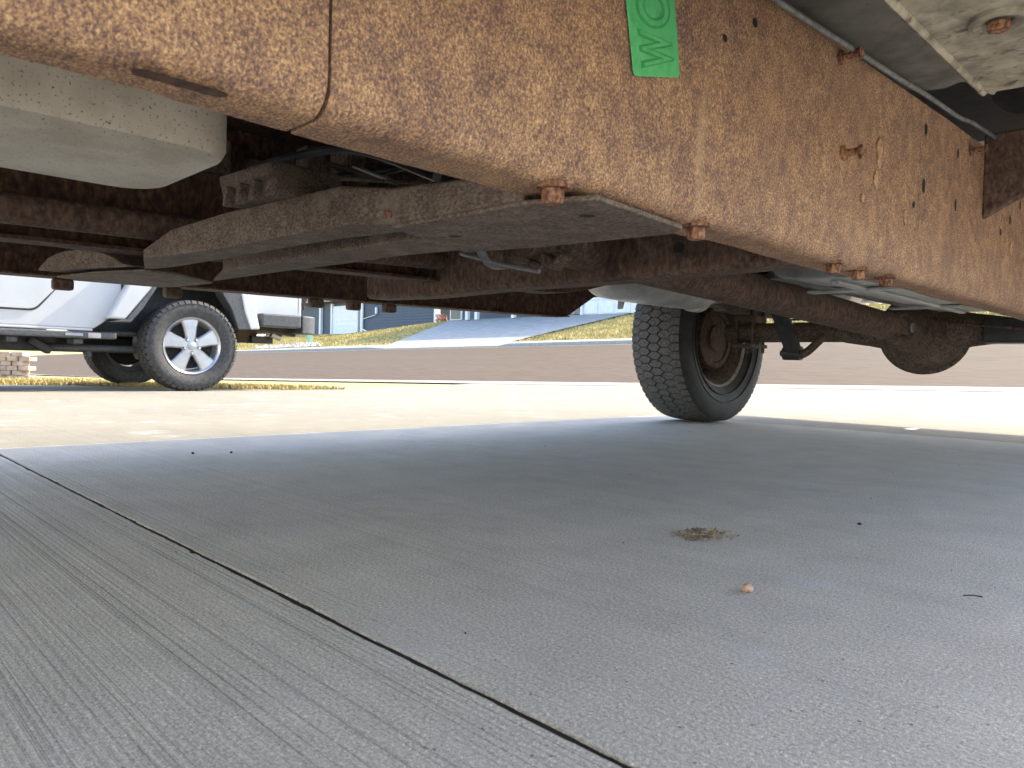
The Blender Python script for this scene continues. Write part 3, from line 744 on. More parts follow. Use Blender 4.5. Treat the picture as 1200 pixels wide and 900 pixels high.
MB().tube([(-1.5, AY - .05, AXZ + .052), (-1.2, AY - .05, AXZ + .056), (-1.05, AY - .12, AXZ + .07), (-.8, AY - .16, AXZ + .015), (-.6, AY - .1, AXZ - .005), (-.2, AY - .05, AXZ + .05)], .0045, 8).build('brake_line', MT['brown'], ax, 0, 40)
# driveshaft with yoke and u-joint
s0, s1 = Vector((-.95, .95, .492)), Vector((-.95, 2.86, .420))
ds = MB().tube([s0, s0.lerp(s1, .93)], .047, 28).tube([s0.lerp(s1, .93), s0.lerp(s1, .945), s0.lerp(s1, .955)], [.047, .05, .04], 28).build('driveshaft', MT['brown'], TR, 0, 40)
dd = (s1 - s0).normalized()
yk = MB(); b0 = s0.lerp(s1, .95)
for sg in (-1, 1):
    yk.obox(b0 + Vector((sg * .036, 0, 0)), s1 + Vector((sg * .038, .03, 0)), .016, .055)
yk.tube([s1 + Vector((-.055, .01, 0)), s1 + Vector((.055, .01, 0))], .018, 16).tube([s1 + Vector((0, .01, -.05)), s1 + Vector((0, .01, .05))], .018, 16)
yk.build('yoke', MT['axle'], ds, .004, 40)
pf = MB().tube([s1 + Vector((0, .03, 0)), s1 + Vector((0, .05, 0)), s1 + Vector((0, .19, -.005))], [.062, .06, .045], 24)
for sg in (-1, 1): pf.obox(s1 + Vector((0, -.015, sg * .04)), s1 + Vector((0, .05, sg * .042)), .05, .016)
pf.build('pinion_flange', MT['axle'], ax, .003, 40)
MB().tube([s1 + Vector((.055, .01, 0)), s1 + Vector((.059, .01, 0))], .017, 16).build('joint_cap', MT['chrome'], ds, 0, 40)

# leaf springs: stacked leaves, u-bolts, pad
def leaf_spring(x):
    ls = bpy.data.objects.new('leaf_spring', None); ls.location = (x, AY, .5); COL.objects.link(ls); adopt(ls, TR)
    for k, (ya, yb) in enumerate(((2.62, 3.95), (2.66, 3.9), (2.62, 3.78), (2.76, 3.64), (2.92, 3.5))):
        rings = []
        for y in frange(ya, yb, 18):
            z = .547 - k * .0095 + .06 * ((y - AY) / .8) ** 2
            rings.append([(x - .032, y, z - .0042), (x + .032, y, z - .0042), (x + .032, y, z + .0042), (x - .032, y, z + .0042)])
        MB().loft(rings).build('leaf', MT['xmember'], ls, .001)
    MB().box(x - .045, x + .045, AY - .07, AY + .07, .4735, .5035).build('spring_pad', MT['axle'], ls, .003)
    MB().box(x - .05, x + .05, AY - .075, AY + .075, .358, .374).build('u_bolt_plate', MT['axle'], ls, .003)
    for dy in (-.05, .05):
        pts = [Vector((x - .04, AY + dy, .335)), Vector((x - .04, AY + dy, .572)), Vector((x - .034, AY + dy, .586)), Vector((x + .034, AY + dy, .586)), Vector((x + .04, AY + dy, .572)), Vector((x + .04, AY + dy, .335))]
        MB().tube(pts, .0075, 8).build('u_bolt', MT['axle'], ls, 0, 40)
    return ls
leaf_spring(-1.69); leaf_spring(-.25)
# shock absorber on the far side
def shock(x):
    top, bot = P(906, 345, x=x) , P(931, 414, x=x)
    dv = (bot - top).normalized()
    sh = MB().tube([top - dv * .12, bot - dv * .03], .034, 20).build('shock_absorber', MT['black'], TR, 0, 40)
    MB().tube([bot + Vector((-.045, 0, 0)), bot + Vector((.03, 0, 0))], .030, 18).tube([bot + Vector((-.06, 0, 0)), bot + Vector((-.045, 0, 0))], .014, 6).build('shock_eye', MT['black'], sh, 0, 40)
    MB().tube(smooth_path([bot + Vector((.02, 0, -.01)), bot + Vector((.05, .02, .01)), bot + Vector((.085, .08, .07)), Vector((bot.x + .085, AY, AXZ - .02))]), [.017] * 18 + [.02], 12).build('shock_mount', MT['axle'], sh, 0, 40)
shock(-1.42)


# --- wheels
def tread_blocks(R, W, rows, nb, gap, depth, sh_rows=True, lug=None):
    """blocks standing on the carcass: staggered hexes in the middle, notched shoulder blocks outside"""
    mb = MB(); pitch = 2 * PI * R / nb; hw = W / (rows * 2 + 1.2)
    def put(poly, r0):
        n = len(poly); vs = []
        for rr in (0, 1):
            for x, c in poly:
                crown = R - .010 * (abs(x) / (W / 2)) ** 2.2
                r = crown if rr else r0
                a = c / R; vs.append((x, r * math.cos(a), r * math.sin(a)))
        mb.add(vs, [tuple(range(n, 2 * n))] + [(k, (k + 1) % n, n + (k + 1) % n, n + k) for k in range(n)])
    r0 = R - depth
    xs = [(i - (rows - 1) / 2) * hw * 1.62 for i in range(rows)]
    for i, x in enumerate(xs):
        for k in range(nb):
            c = (k + (.5 if i % 2 else 0)) * pitch
            h, l = hw * 1.06 - gap / 2, pitch / 2 - gap / 2
            put([(x - h * .42, c - l), (x + h * .42, c - l * .96), (x + h, c - l * .1), (x + h * .45, c + l), (x - h * .4, c + l * .95), (x - h, c + l * .1)], r0)
    xe = xs[-1] + hw * 1.0
    for sg in (-1, 1):
        for k in range(nb):
            off = .5 if (rows % 2 == 0) else .5
            c = (k + off) * pitch; l = pitch / 2 - gap * .5
            a, b_ = xe - hw * .52, W / 2
            put([(sg * a, c - l * .1), (sg * (a + hw * .55), c - l), (sg * b_, c - l * .8), (sg * b_, c + l * .85), (sg * (a + hw * .5), c + l)], r0)
            if lug:
                # lug running down the sidewall
                a0 = c / R; vs = []
                for rr, xx in ((R - .008, W / 2 - .001), (R - .035, W / 2 + .017), (R - .036, W / 2 + .004), (R - .012, W / 2 - .008)):
                    for da in (-.38, .38):
                        an = a0 + da * pitch / R; vs.append((sg * xx, rr * math.cos(an), rr * math.sin(an)))
                mb.add(vs, [(0, 1, 3, 2), (2, 3, 5, 4), (0, 2, 4, 6), (1, 7, 5, 3), (0, 6, 7, 1)])
    return mb


def move(o, p): o.location = Vector(p)


def tyre_profile(R, W, rb, depth):
    h = R - rb; b_ = W / 2
    return [(-b_ * .78, rb), (-b_ * .86, rb + .012), (-b_ * 1.0, rb + h * .25), (-b_ * 1.10, rb + h * .5), (-b_ * 1.06, rb + h * .75), (-b_ * .985, R - .022), (-b_ * .95, R - depth - .004),
            (-b_ * .5, R - depth + .0), (0, R - depth + .001), (b_ * .5, R - depth), (b_ * .95, R - depth - .004), (b_ * .985, R - .022), (b_ * 1.06, rb + h * .75), (b_ * 1.10, rb + h * .5), (b_ * 1.0, rb + h * .25), (b_ * .86, rb + .012), (b_ * .78, rb)]


def local_part(mb, name, mat, parent, **k):
    o = mb.build(name, mat, None, **k); o.parent = parent; return o


def truck_wheel(pos, out):
    """wheel centred on pos; out = +1 when its outer side faces +x"""
    wh = bpy.data.objects.new('wheel', None); wh.location = Vector(pos) - world_loc(TR); wh.parent = TR; COL.objects.link(wh)
    local_part(MB().lathe(tyre_profile(.405, .262, .226, .011), seg=72), 'tyre', MT['tyre_side'], wh, smooth=40)
    local_part(tread_blocks(.405, .25, 3, 66, .004, .011), 'tread', MT['tread'], wh)
    # raised rings on the sidewall
    mb = MB()
    for r in (.268, .306, .344):
        for sg in (-1, 1):
            xx = .1305 * (1.06 if r > .34 else 1.095 if r > .29 else 1.03) * sg
            mb.lathe([(xx - sg * .004, r - .004), (xx + sg * .0025, r - .002), (xx + sg * .0025, r + .002), (xx - sg * .004, r + .004)], seg=72)
    local_part(mb, 'sidewall_rib', MT['tyre_side'], wh, smooth=30)
    o = out
    local_part(MB().lathe([(-o * .100, .224), (-o * .110, .233), (-o * .106, .238), (-o * .096, .228), (-o * .08, .215)], seg=64), 'rim_lip', MT['rimlip'], wh, smooth=60)
    local_part(MB().lathe([(-o * .098, .2245), (-o * .08, .21), (-o * .055, .202), (-o * .03, .185), (o * .05, .18), (o * .062, .12), (o * .065, .06), (o * .09, .05), (o * .1, .0)], seg=64), 'rim_barrel', MT['axle'], wh, smooth=50)
    local_part(MB().lathe([(-o * .085, .0), (-o * .085, .06), (-o * .075, .065), (-o * .073, .115), (-o * .08, .12), (-o * .08, .142), (-o * .07, .15), (o * .03, .15), (o * .03, .0)], seg=48), 'brake_drum', MT['drum'], wh, smooth=40)
    return wh
w1 = truck_wheel((-1.945, AY, AZ), -1)
w2 = truck_wheel((.0, AY, AZ), 1)
# ------------------------------------------------------------------ green tag hanging on the rail
TG = thing('tag', P(765, 40, x=RX + .002), 'bright green plastic tag with raised capital letters stuck on the rusty frame rail', 'tag')
TX = RX + .0036
cor = [P(px, py, x=TX) for px, py in ((731, -34), (789, -34), (797, 91), (743, 89))]
cy = [(q.y, q.z) for q in cor]
def rounded(poly, r, n=4):
    out = []
    L = len(poly)
    for i in range(L):
        a, b_, c_ = Vector(poly[i - 1]), Vector(poly[i]), Vector(poly[(i + 1) % L]); d1 = (a - b_).normalized(); d2 = (c_ - b_).normalized()
        p1, p2 = b_ + d1 * r, b_ + d2 * r
        for k in range(n + 1):
            t = k / n; out.append(tuple((1 - t) ** 2 * p1 + 2 * t * (1 - t) * b_ + t * t * p2))
    return out
MB().prism(rounded(cy, .006), 'x', RX + .0022, TX).build('tag_plate', MT['tag'], TG, .0008)


def letter(ch, c0, c1, size):
    """raised letter on the tag face: c0 foot, c1 top; a wider, darker low rim under it paints the edge shade"""
    for grow, th, mt, nm in ((.055, .0006, 'tag_shade', 'letter_shade'), (0, .0013, 'tag', 'raised_letter')):
        cu = bpy.data.curves.new('letter', 'FONT'); cu.body = ch; cu.size = 1; cu.extrude = .1; cu.offset = grow; cu.align_x = 'CENTER'; cu.align_y = 'CENTER'
        o = bpy.data.objects.new('letter', cu); COL.objects.link(o)
        dg = bpy.context.evaluated_depsgraph_get(); dg.update()
        me = bpy.data.meshes.new_from_object(o.evaluated_get(dg)); bpy.data.objects.remove(o)
        n = Vector((1, 0, 0)); up = (c1 - c0); hgt = up.length; up.normalize(); rt_ = up.cross(n)
        co = [v.co.copy() for v in me.vertices]; x0, x1 = min(q.x for q in co), max(q.x for q in co); y0, y1 = min(q.y for q in co), max(q.y for q in co)
        if grow: X0, X1, Y0, Y1 = x0 + grow, x1 - grow, y0 + grow, y1 - grow
        else: X0, X1, Y0, Y1 = x0, x1, y0, y1
        for v in me.vertices:
            a = (v.co.x - (X0 + X1) / 2) / (X1 - X0) * size; b_ = (v.co.y - Y0) / (Y1 - Y0) * hgt
            v.co = c0 + rt_ * a + up * b_ + n * (th if v.co.z > 0 else .0)
        me.materials.append(MT[mt])
        ob = bpy.data.objects.new(nm, me); COL.objects.link(ob); adopt(ob, TG)
def width_at(px0, py0, px1, py1): return (P(px0, py0, x=TX) - P(px1, py1, x=TX)).length
MT['tag_shade'] = simple('green_relief_shade', (.04, .28, .085), (.05, .33, .10), 25, .5, 0, 0)  # darker green painted as the shading round the letters
letter('W', P(786, 61, x=TX), P(752, 57, x=TX), width_at(755, 79, 752, 37))
letter('O', P(782, 10, x=TX), P(748, 8, x=TX), width_at(765, 31, 763, -12))

# ------------------------------------------------------------------ litter on the driveway
q = P(823, 627, z=0); rd = random.Random(9)
mb = MB(); ml = MB(); fwd = Vector((-math.sin(YAW), math.cos(YAW), 0)); rgt = Vector((math.cos(YAW), math.sin(YAW), 0))
for k in range(420):
    u = clamp(rd.gauss(0, .5), -1.6, 1.6); v = clamp(rd.gauss(0, .5), -1.5, 1.5); o_ = rgt * (u * .034 + v * .012) + fwd * v * .036
    x, y = q.x + o_.x, q.y + o_.y; s_ = rd.uniform(.0008, .0034) * (1.3 - .25 * abs(u)); z = rd.uniform(0, .0085) * math.exp(-(u * u + v * v) * 1.5)
    pts = [(x + rd.uniform(-1, 1) * s_, y + rd.uniform(-1, 1) * s_, z + rd.uniform(-.3, 1) * s_) for _ in range(5)]
    (mb if rd.random() < .72 else ml).add(pts, [(0, 1, 2), (0, 2, 3), (1, 3, 2), (0, 3, 4), (0, 4, 1), (1, 4, 3)])
cl = thing('dirt_clump', q, 'small crumbled clump of dirt and dried grass on the shaded concrete', 'debris')
mb.build('crumbs', MT['dirt'], cl)['kind'] = 'stuff'
ml.build('pale_grit', MT['gravel'], cl)['kind'] = 'stuff'
mb = MB()
for k in range(60):
    u = rd.gauss(0, .6); o_ = rgt * u * .026 + fwd * rd.gauss(0, .016); x, y = q.x + o_.x, q.y + o_.y; a = rd.uniform(-.5, 1.6); l = rd.uniform(.006, .018); z = rd.uniform(.001, .007)
    mb.tube([(x, y, z), (x + math.cos(a) * l, y + math.sin(a) * l, z + rd.uniform(-.002, .003))], .0005, 4)
mb.build('grass_clippings', MT['dryblade'], cl)['kind'] = 'stuff'


def pebble(name, p, r, mat, label, cat, sq=.75, grp=None, seed=1):
    bm = bmesh.new(); bmesh.ops.create_icosphere(bm, subdivisions=2, radius=r); rr = random.Random(seed)
    for v in bm.verts:
        k = 1 + rr.uniform(-.13, .13); v.co = Vector((v.co.x * k, v.co.y * k * .9, v.co.z * k * sq))
    me = bpy.data.meshes.new(name); bm.to_mesh(me); bm.free(); me.materials.append(mat)
    o = bpy.data.objects.new(name, me); o.location = (p.x, p.y, gz(p.x, p.y) + r * sq * .8); COL.objects.link(o)
    return tag(o, label, cat, grp)
pebble('pebble', P(876, 694, z=0), .0068, MT['pebble'], 'small pinkish tan pebble lying alone in front of the dirt clump', 'pebble', .85)
pebble('pebble', P(1007, 615, z=0), .0035, MT['filler'], 'tiny black stone right of the dirt clump', 'pebble', .6, None, 2)
pebble('pebble', P(271, 531, z=0), .004, MT['filler'], 'tiny black stone near the shade edge, right one of two', 'pebble', .7, None, 3)
pebble('pebble', P(226, 532, z=0), .004, MT['filler'], 'tiny black stone near the shade edge, left one of two', 'pebble', .7, None, 4)
q = P(1068, 504, z=0)
tag(MB().add([(q.x - .028, q.y - .02, .004), (q.x + .02, q.y - .026, .003), (q.x + .03, q.y + .02, .010), (q.x - .02, q.y + .026, .006)], [(0, 1, 2, 3)]).build('paper_scrap', MT['white_paint'], None), 'small white paper scrap on the concrete near the shade edge', 'scrap')
q = P(1140, 700, z=0)
tag(MB().tube([(q.x - .008, q.y - .006, .0015), (q.x, q.y, .0025), (q.x + .008, q.y + .006, .0012)], .0007, 6).build('twig', MT['filler'], None), 'short dark twig lying at the right of the driveway', 'twig')

# ------------------------------------------------------------------ PARKED WHITE OFF-ROADER
JX, JS_ = -6.53, 2.49          # near rear wheel centre
JZ = -.043
JP = thing('off_road_vehicle', (-7.315, .95, JZ), 'white boxy four-wheel-drive vehicle with grey wheel flares parked on the driveway', 'car')
SX = -6.50                     # body side plane
def side(px, py, x=SX):
    q = P(px, py, x=x); return (q.y, q.z)
def jwheel(pos, out):
    wh = bpy.data.objects.new('wheel', None); wh.location = Vector(pos) - world_loc(JP); wh.parent = JP; COL.objects.link(wh)
    local_part(MB().lathe(tyre_profile(.392, .245, .240, .014), seg=64), 'tyre', MT['tyre'], wh, smooth=40)
    local_part(tread_blocks(.392, .24, 3, 44, .008, .014, True, True), 'tread', MT['tyre'], wh)
    o = out
    local_part(MB().lathe([(o * .085, .220), (o * .098, .228), (o * .108, .240), (o * .100, .248), (o * .088, .241), (o * .06, .215), (o * -.06, .215), (o * -.1, .24), (-o * .09, .245), (-o * .05, .205), (o * .05, .205)], seg=64, close=True), 'rim', MT['alloy'], wh, smooth=40)
    local_part(MB().lathe([(o * .03, .195), (o * .03, .05), (o * -.02, .04), (o * -.02, .0)], seg=32), 'brake_disc', MT['filler'], wh, smooth=40)
    sp = MB()
    for k in range(5):
        a = PI / 2 + 2 * PI * k / 5
        def ring(ix, e):
            out_ = []
            for r, hw in ((.05, .036), (.10, .047), (.16, .058), (.224, .078)):
                out_.append((r, hw - e * 1.4))
            pl_ = [(r, hw) for r, hw in out_] + [(r, -hw) for r, hw in reversed(out_)]
            return [(o * ix, r * math.cos(a) - h * math.sin(a), r * math.sin(a) + h * math.cos(a)) for r, h in pl_]
        sp.loft([ring(.045, 0), ring(.078, 0), ring(.090, .009)])
    sp.lathe([(o * .05, .085), (o * .080, .085), (o * .088, .078), (o * .088, .036), (o * .094, .034), (o * .098, .026), (o * .098, .0)], seg=32)
    local_part(sp, 'spoke', MT['alloy'], wh, smooth=35)
    for k in range(5):
        a = PI / 2 + 2 * PI * (k + .5) / 5 - .05
        local_part(MB().tube([(o * .0882, .0635 * math.cos(a), .0635 * math.sin(a)), (o * .0888, .0635 * math.cos(a), .0635 * math.sin(a))], .0175, 12), 'lug_shade', MT['trim'], wh)  # flat dark disc painting the shadow round each lug nut
        local_part(MB().tube([(o * .086, .0635 * math.cos(a), .0635 * math.sin(a)), (o * .104, .0635 * math.cos(a), .0635 * math.sin(a))], [.0125, .0105], 6), 'lug_nut', MT['chrome'], wh)
    return wh
jw = jwheel((JX, JS_, JZ + .389), 1); jw2 = jwheel((JX - 1.57, JS_, JZ + .389), -1)
clone(jw, JP, (0, -2.95, .0)); clone(jw2, JP, (0, -2.95, 0))
jw.rotation_euler = (math.radians(4), 0, 0)

# tub side with rear wheel opening, traced in its own plane
arch = [side(128, 374), side(152, 338), side(172, 312), side(255, 316), side(285, 350), side(296, 376)]
zs = .455; zt = 1.12
rear_s = 3.52
tub = [(-1.2, zs), (1.75, zs)] + arch + [(rear_s - .02, side(330, 376)[1]), (rear_s, .70), (rear_s, zt), (-1.2, zt)]
MB().prism(tub, 'x', SX - .03, SX).build('body_side', MT['white_paint'], JP, .012)
tub2 = [(a_, b_) for a_, b_ in tub]
MB().prism(tub2, 'x', -8.13, -8.10).build('body_side', MT['white_paint'], JP, .012)
# door panels proud of the tub, with a black shut line behind them
def door(pts, name='door'):
    MB().prism(rounded(pts, .05, 5), 'x', SX + .0005, SX + .003).build('door_seal', MT['black'], JP)
    cx = sum(p[0] for p in pts) / len(pts); cz = sum(p[1] for p in pts) / len(pts)
    ins = [(p[0] + (.012 if p[0] < cx else -.012), p[1] + (.012 if p[1] < cz else -.012)) for p in pts]
    d_ = MB().prism(rounded(ins, .045, 5), 'x', SX + .004, SX + .016).build(name, MT['white_paint'], JP, .006)
    return d_
h0 = side(38, 364); h1 = side(72, 334); zd = h0[1]
dr = door([(.62, zd), (h0[0] + .02, zd), (h1[0] + .06, h1[1] + .09), (h1[0] + .10, 1.10), (.62, 1.10)])
MB().obox((SX + .03, .75, 1.03), (SX + .03, .93, 1.03), .03, .03).build('door_handle', MT['black'], dr, .008)
door([(-.40, zd), (.58, zd), (.58, 1.10), (-.40, 1.10)])
# black gap strip, painted flare with grey lower edge
gp = [side(141, 322), side(146, 322), side(147, 342), side(131, 372), side(124, 372), side(142, 341)]
MB().prism(gp, 'x', SX + .001, SX + .006).build('flare_gasket', MT['black'], JP)
FX = -6.39
fl1 = [side(127, 373, FX), side(147, 375, FX), side(181, 336, FX), side(196, 312, FX), side(160, 312, FX), side(149, 336, FX)]
MB().prism(fl1, 'x', SX - .01, FX).build('wheel_flare', MT['white_paint'], JP, .02, None, 3)
tr1 = [side(128, 377, FX), side(153, 378, FX), side(167, 362, FX), side(198, 316, FX), side(190, 312, FX), side(181, 334, FX), side(148, 374, FX)]
MB().prism(tr1, 'x', SX - .06, FX + .008).build('flare_trim', MT['trim'], JP, .008)
fl2 = [side(283, 344, FX), side(292, 344, FX), side(300, 362, FX), side(305, 386, FX), side(294, 386, FX), side(287, 366, FX)]
MB().prism(fl2, 'x', SX - .01, FX).build('wheel_flare', MT['white_paint'], JP, .012, None, 3)
tr2 = [side(258, 330, FX), side(283, 338, FX), side(289, 364, FX), side(296, 386, FX), side(280, 386, FX), side(272, 362, FX), side(262, 345, FX)]
MB().prism(tr2, 'x', SX - .06, FX - .006).build('flare_trim', MT['trim'], JP, .008)
top1 = [side(150, 318, FX), side(300, 330, FX), side(300, 312, FX), side(150, 300, FX)]
MB().prism(top1, 'x', SX - .01, FX).build('wheel_flare', MT['white_paint'], JP, .02)
# dark liner of the wheel well
MB().box(-7.0, -6.56, 1.55, 3.25, .90, .93).box(-7.0, -6.97, 1.55, 3.25, .45, .92).box(-7.0, -6.56, 1.55, 1.58, .5, .9).box(-7.0, -6.56, 3.25, 3.28, .6, .9).build('wheel_liner', MT['black'], JP)
MB().box(-8.06, -7.62, 1.55, 3.25, .90, .93).build('wheel_liner', MT['black'], JP)
# sill and rock rail
MB().box(SX - .05, SX + .01, -.4, 1.74, .435, .455).build('sill', MT['white_paint'], JP, .006)
rr_ = MB().box(SX - .03, SX + .05, -.45, side(137, 396, SX + .05)[0], .375, .428).build('rock_rail', MT['trim'], JP, .012)
q = side(80, 391, SX + .05); MB().box(SX + .0495, SX + .054, q[0] - .02, q[0] + .10, .392, .412).build('step_badge', MT['alloy'], rr_, .003)
q = side(105, 392, SX + .05); MB().box(SX + .0495, SX + .053, q[0] - .01, q[0] + .08, .38, .42).build('reflector', MT['gravel'], rr_, .004)
for px in (14, 92):
    q = side(px, 397, SX); MB().box(SX - .2, SX + .0, q[0] - .035, q[0] + .035, .33, .376).build('rail_bracket', MT['trim'], JP, .01)
# chassis below
MB().box(-6.85, -6.75, -1.5, 1.55, .27, .40).build('chassis_rail', MT['black'], JP, .01)
MB().box(-7.88, -7.78, -1.5, 3.4, .27, .40).build('chassis_rail', MT['black'], JP, .01)
MB().box(-7.74, -6.88, -1.2, 1.2, .27, .42).build('floor', MT['black'], JP, .02)
MB().tube([(-6.72, 1.45, .30), (-6.74, 2.42, .30)], .028, 12).tube([(-6.72, 1.62, .42), (-6.78, 2.4, .44)], .022, 12).build('control_arm', MT['trim'], JP, 0, 40)
q = P(103, 415, x=-6.70); MB().bolt((-6.69, q.y, q.z), (1, 0, 0), .017, .02).build('pivot_bolt', MT['trim'], JP)
MB().obox((-6.72, 1.35, .36), (-6.72, 1.50, .27), .06, .12, (1, 0, 0)).build('arm_bracket', MT['black'], JP, .01)
MB().tube([(-8.0, JS_, JZ + .389), (-6.6, JS_, JZ + .389)], .05, 16).tube([(-7.35, JS_ - .15, JZ + .389), (-7.35, JS_ + .15, JZ + .389)], .13, 16).build('rear_axle', MT['black'], JP, 0, 40)
# rear muffler, ribbed, and exhaust bits
mb = MB(); rings = []
for x, r in ((-7.7, .06), (-7.66, .085), (-6.95, .085), (-6.91, .06)):
    rings.append([(x, 3.18 + r * 1.5 * math.cos(a), .49 + r * math.sin(a)) for a in frange(0, 2 * PI, 20)[:-1]])
mfj = mb.loft(rings).build('muffler', MT['axle'], JP, 0, 40)
for k in range(9):
    x = -7.62 + k * .08
    MB().loft([[(xx, 3.18 + .089 * 1.5 * math.cos(a), .49 + .089 * math.sin(a)) for a in frange(0, 2 * PI, 16)[:-1]] for xx in (x, x + .03)]).build('muffler_rib', MT['tyre'], mfj)
# bumper, end cap, hitch
b0 = side(306, 378, -6.42); b1 = side(352, 378, -6.42)
bz0, bz1 = .545, .665
MB().box(-6.55, -6.40, b0[0], b1[0], bz0, bz1).build('bumper_return', MT['trim'], JP, .015)
mb = MB(); rings = []
for k in range(9):
    a = k / 8 * PI / 2; rings.append([(-6.42 - .16 * (1 - math.cos(a)) - .0, b1[0] + .20 * math.sin(a) + .02, z_) for z_ in (bz0 - .05, bz0 + .02, bz1 - .02, bz1)] + [(-6.62, b1[0] + .02 + .0 * a, bz1), (-6.62, b1[0] + .02, bz0 - .05)])
mb.loft(rings).build('bumper_cap', MT['trim'], JP, .01, 40)
MB().box(-8.05, -6.60, b1[0] + .06, b1[0] + .22, bz0 - .03, bz1).build('rear_bumper', MT['trim'], JP, .02)
MB().obox((-6.75, b0[0] + .1, bz0 + .02), (-6.72, b1[0] + .1, bz0 - .03), .10, .09).build('bumper_bracket', MT['black'], JP, .01)
MB().tube([P(318, 391, x=-6.8), P(328, 396, x=-6.8)], .035, 14).build('tail_pipe', MT['alloy'], JP, 0, 40)
MB().box(-7.0, -6.86, b0[0] + .12, b0[0] + .34, .40, .47).build('hitch', MT['black'], JP, .008)
MB().box(-8.12, -6.5, 3.49, 3.54, .66, 1.12).build('tailgate', MT['white_paint'], JP, .012)
sw = jwheel((-7.3, 3.72, 1.0), 1); sw.name = 'spare_wheel'; sw.rotation_euler = (0, 0, PI / 2)
# upper body, hood, glass
ub = MB().prism([(-.42, 1.13), (.05, 1.74), (.2, 1.80), (3.45, 1.80), (rear_s, 1.15), (rear_s, 1.13)], 'x', -8.06, -6.58).build('hard_top', MT['white_paint'], JP, .03)
for (a_, b_) in ((.45, 1.25), (1.4, 2.2), (2.4, 3.3)):
    MB().box(-6.578, -6.572, a_, b_, 1.22, 1.66).build('window', MT['glass'], ub)
MB().box(-8.0, -6.64, -1.30, -.42, .62, 1.14).build('hood', MT['white_paint'], JP, .04)
MB().box(-7.95, -6.7, -1.36, -1.31, .62, 1.12).build('grille', MT['white_paint'], JP, .02)
for x in (-7.75, -6.9):
    MB().lathe([(0, .09), (-.02, .09), (-.03, .0)], (x, -1.362, .93), 'y', 24).build('headlight', MT['glass'], JP, 0, 40)
MB().box(-8.2, -6.42, -1.62, -1.46, .48, .62).build('front_bumper', MT['trim'], JP, .03)
for x in (-8.22, -6.64):
    MB().box(x, x + .24, -.98, .02, .80, .84).build('wheel_flare', MT['white_paint'], JP, .02)

# ------------------------------------------------------------------ block retaining wall at the left
BWc = P(38, 443, z=-.10)
BW = thing('retaining_wall', (BWc.x - .6, BWc.y - .6, gz(BWc.x, BWc.y)), 'low tan block retaining wall seen beneath the parked white vehicle', 'wall')
dirw = Vector((-.75, -.66, 0)).normalized(); nrm = Vector((-dirw.y, dirw.x, 0))
rb = random.Random(4); bl = None; base = Vector((BWc.x, BWc.y, gz(BWc.x, BWc.y) - .03))
for c in range(6):
    for k in range(10):
        L = .17; p0 = base + dirw * (k * L + (.1 if c % 2 else 0)) + Vector((0, 0, .004 + c * .066 + .031)) + nrm * rb.uniform(-.015, .015)
        mbb = MB().obox(p0, p0 + dirw * (L - rb.uniform(.008, .03)), .16, .062)
        mbb.build('block', MT['block'], BW, .008)

# ------------------------------------------------------------------ houses across the street
def siding(mb, x0, x1, y, z0, z1, h=.16, t=.02):
    n = int((z1 - z0) / h)
    for k in range(n):
        z = z0 + k * h
        mb.add([(x0, y, z), (x1, y, z), (x1, y, z + h), (x0, y, z + h), (x0, y - t, z), (x1, y - t, z)], [(4, 5, 2, 3), (0, 1, 5, 4), (0, 4, 3), (1, 2, 5)])
    return mb
HF = 25.0
H1 = thing('house', (-23, 29, 2.5), 'house with a white garage door and grey stone pillar across the street', 'house')
zg = 2.5
MB().box(-29.8, -17.2, HF + .35, HF + 9, 2.3, 6.6).build('wall', MT['navy'], H1)
MB().prism([(HF - .4, 6.6), (HF + 5, 8.4), (HF + 10, 6.6)], 'x', -30.2, -16.9).build('roof', MT['roof'], H1)
gx0, gx1 = P(682, 370, y=HF).x, -17.7
gd = MB().box(gx0, gx1, HF + .12, HF + .2, zg + .02, zg + 2.3).build('garage_door', MT['white_siding'], H1)
for r_ in range(4):
    for k in range(4):
        wdt = (gx1 - gx0) / 4
        MB().box(gx0 + k * wdt + .08, gx0 + (k + 1) * wdt - .08, HF + .085, HF + .118, zg + .08 + r_ * .57, zg + .53 + r_ * .57).build('panel', MT['white_siding'], gd, .01)
x_ = gx0
MB().box(x_ - .12, x_ - .003, HF + .0, HF + .3, zg, zg + 2.5).box(gx1 + .003, gx1 + .12, HF, HF + .3, zg, zg + 2.5).box(x_ - .12, gx1 + .12, HF, HF + .3, zg + 2.503, zg + 2.65).build('garage_frame', MT['white_siding'], H1, .005)
s0x, s1x = P(647, 370, y=HF).x, x_ - .125
MB().box(s0x, s1x, HF + .06, HF + .34, zg - .1, zg + 2.6).build('pillar', MT['gutter'], H1)
mb = MB(); rs = random.Random(6); z = zg - .08
while z < zg + 2.5:
    hh = rs.uniform(.09, .17); x = s0x + .01
    while x < s1x - .02:
        ww = min(rs.uniform(.16, .42), s1x - .01 - x); d_ = rs.uniform(.0, .045)
        mb.box(x, x + ww - .015, HF - .0 - d_, HF + .055, z, z + hh - .012); x += ww
    z += hh
o = mb.build('stone_veneer', MT['stone'], H1, .008); o['kind'] = 'stuff'
MB().box(s0x - .16, s0x - .004, HF - .02, HF + .3, zg - .05, zg + 2.6).build('corner_trim', MT['white_siding'], H1, .004)
o = siding(MB(), -29.8, s0x - .2, HF + .34, zg - .1, 6.5).build('siding', MT['navy'], H1); o['kind'] = 'stuff'
for px in (548, 559, 602):
    q = P(px, 375, y=HF - .6); MB().box(q.x - .09, q.x + .09, HF - .7, HF - .52, zg - .05, zg + 2.4).build('porch_post', MT['white_siding'], H1, .006)
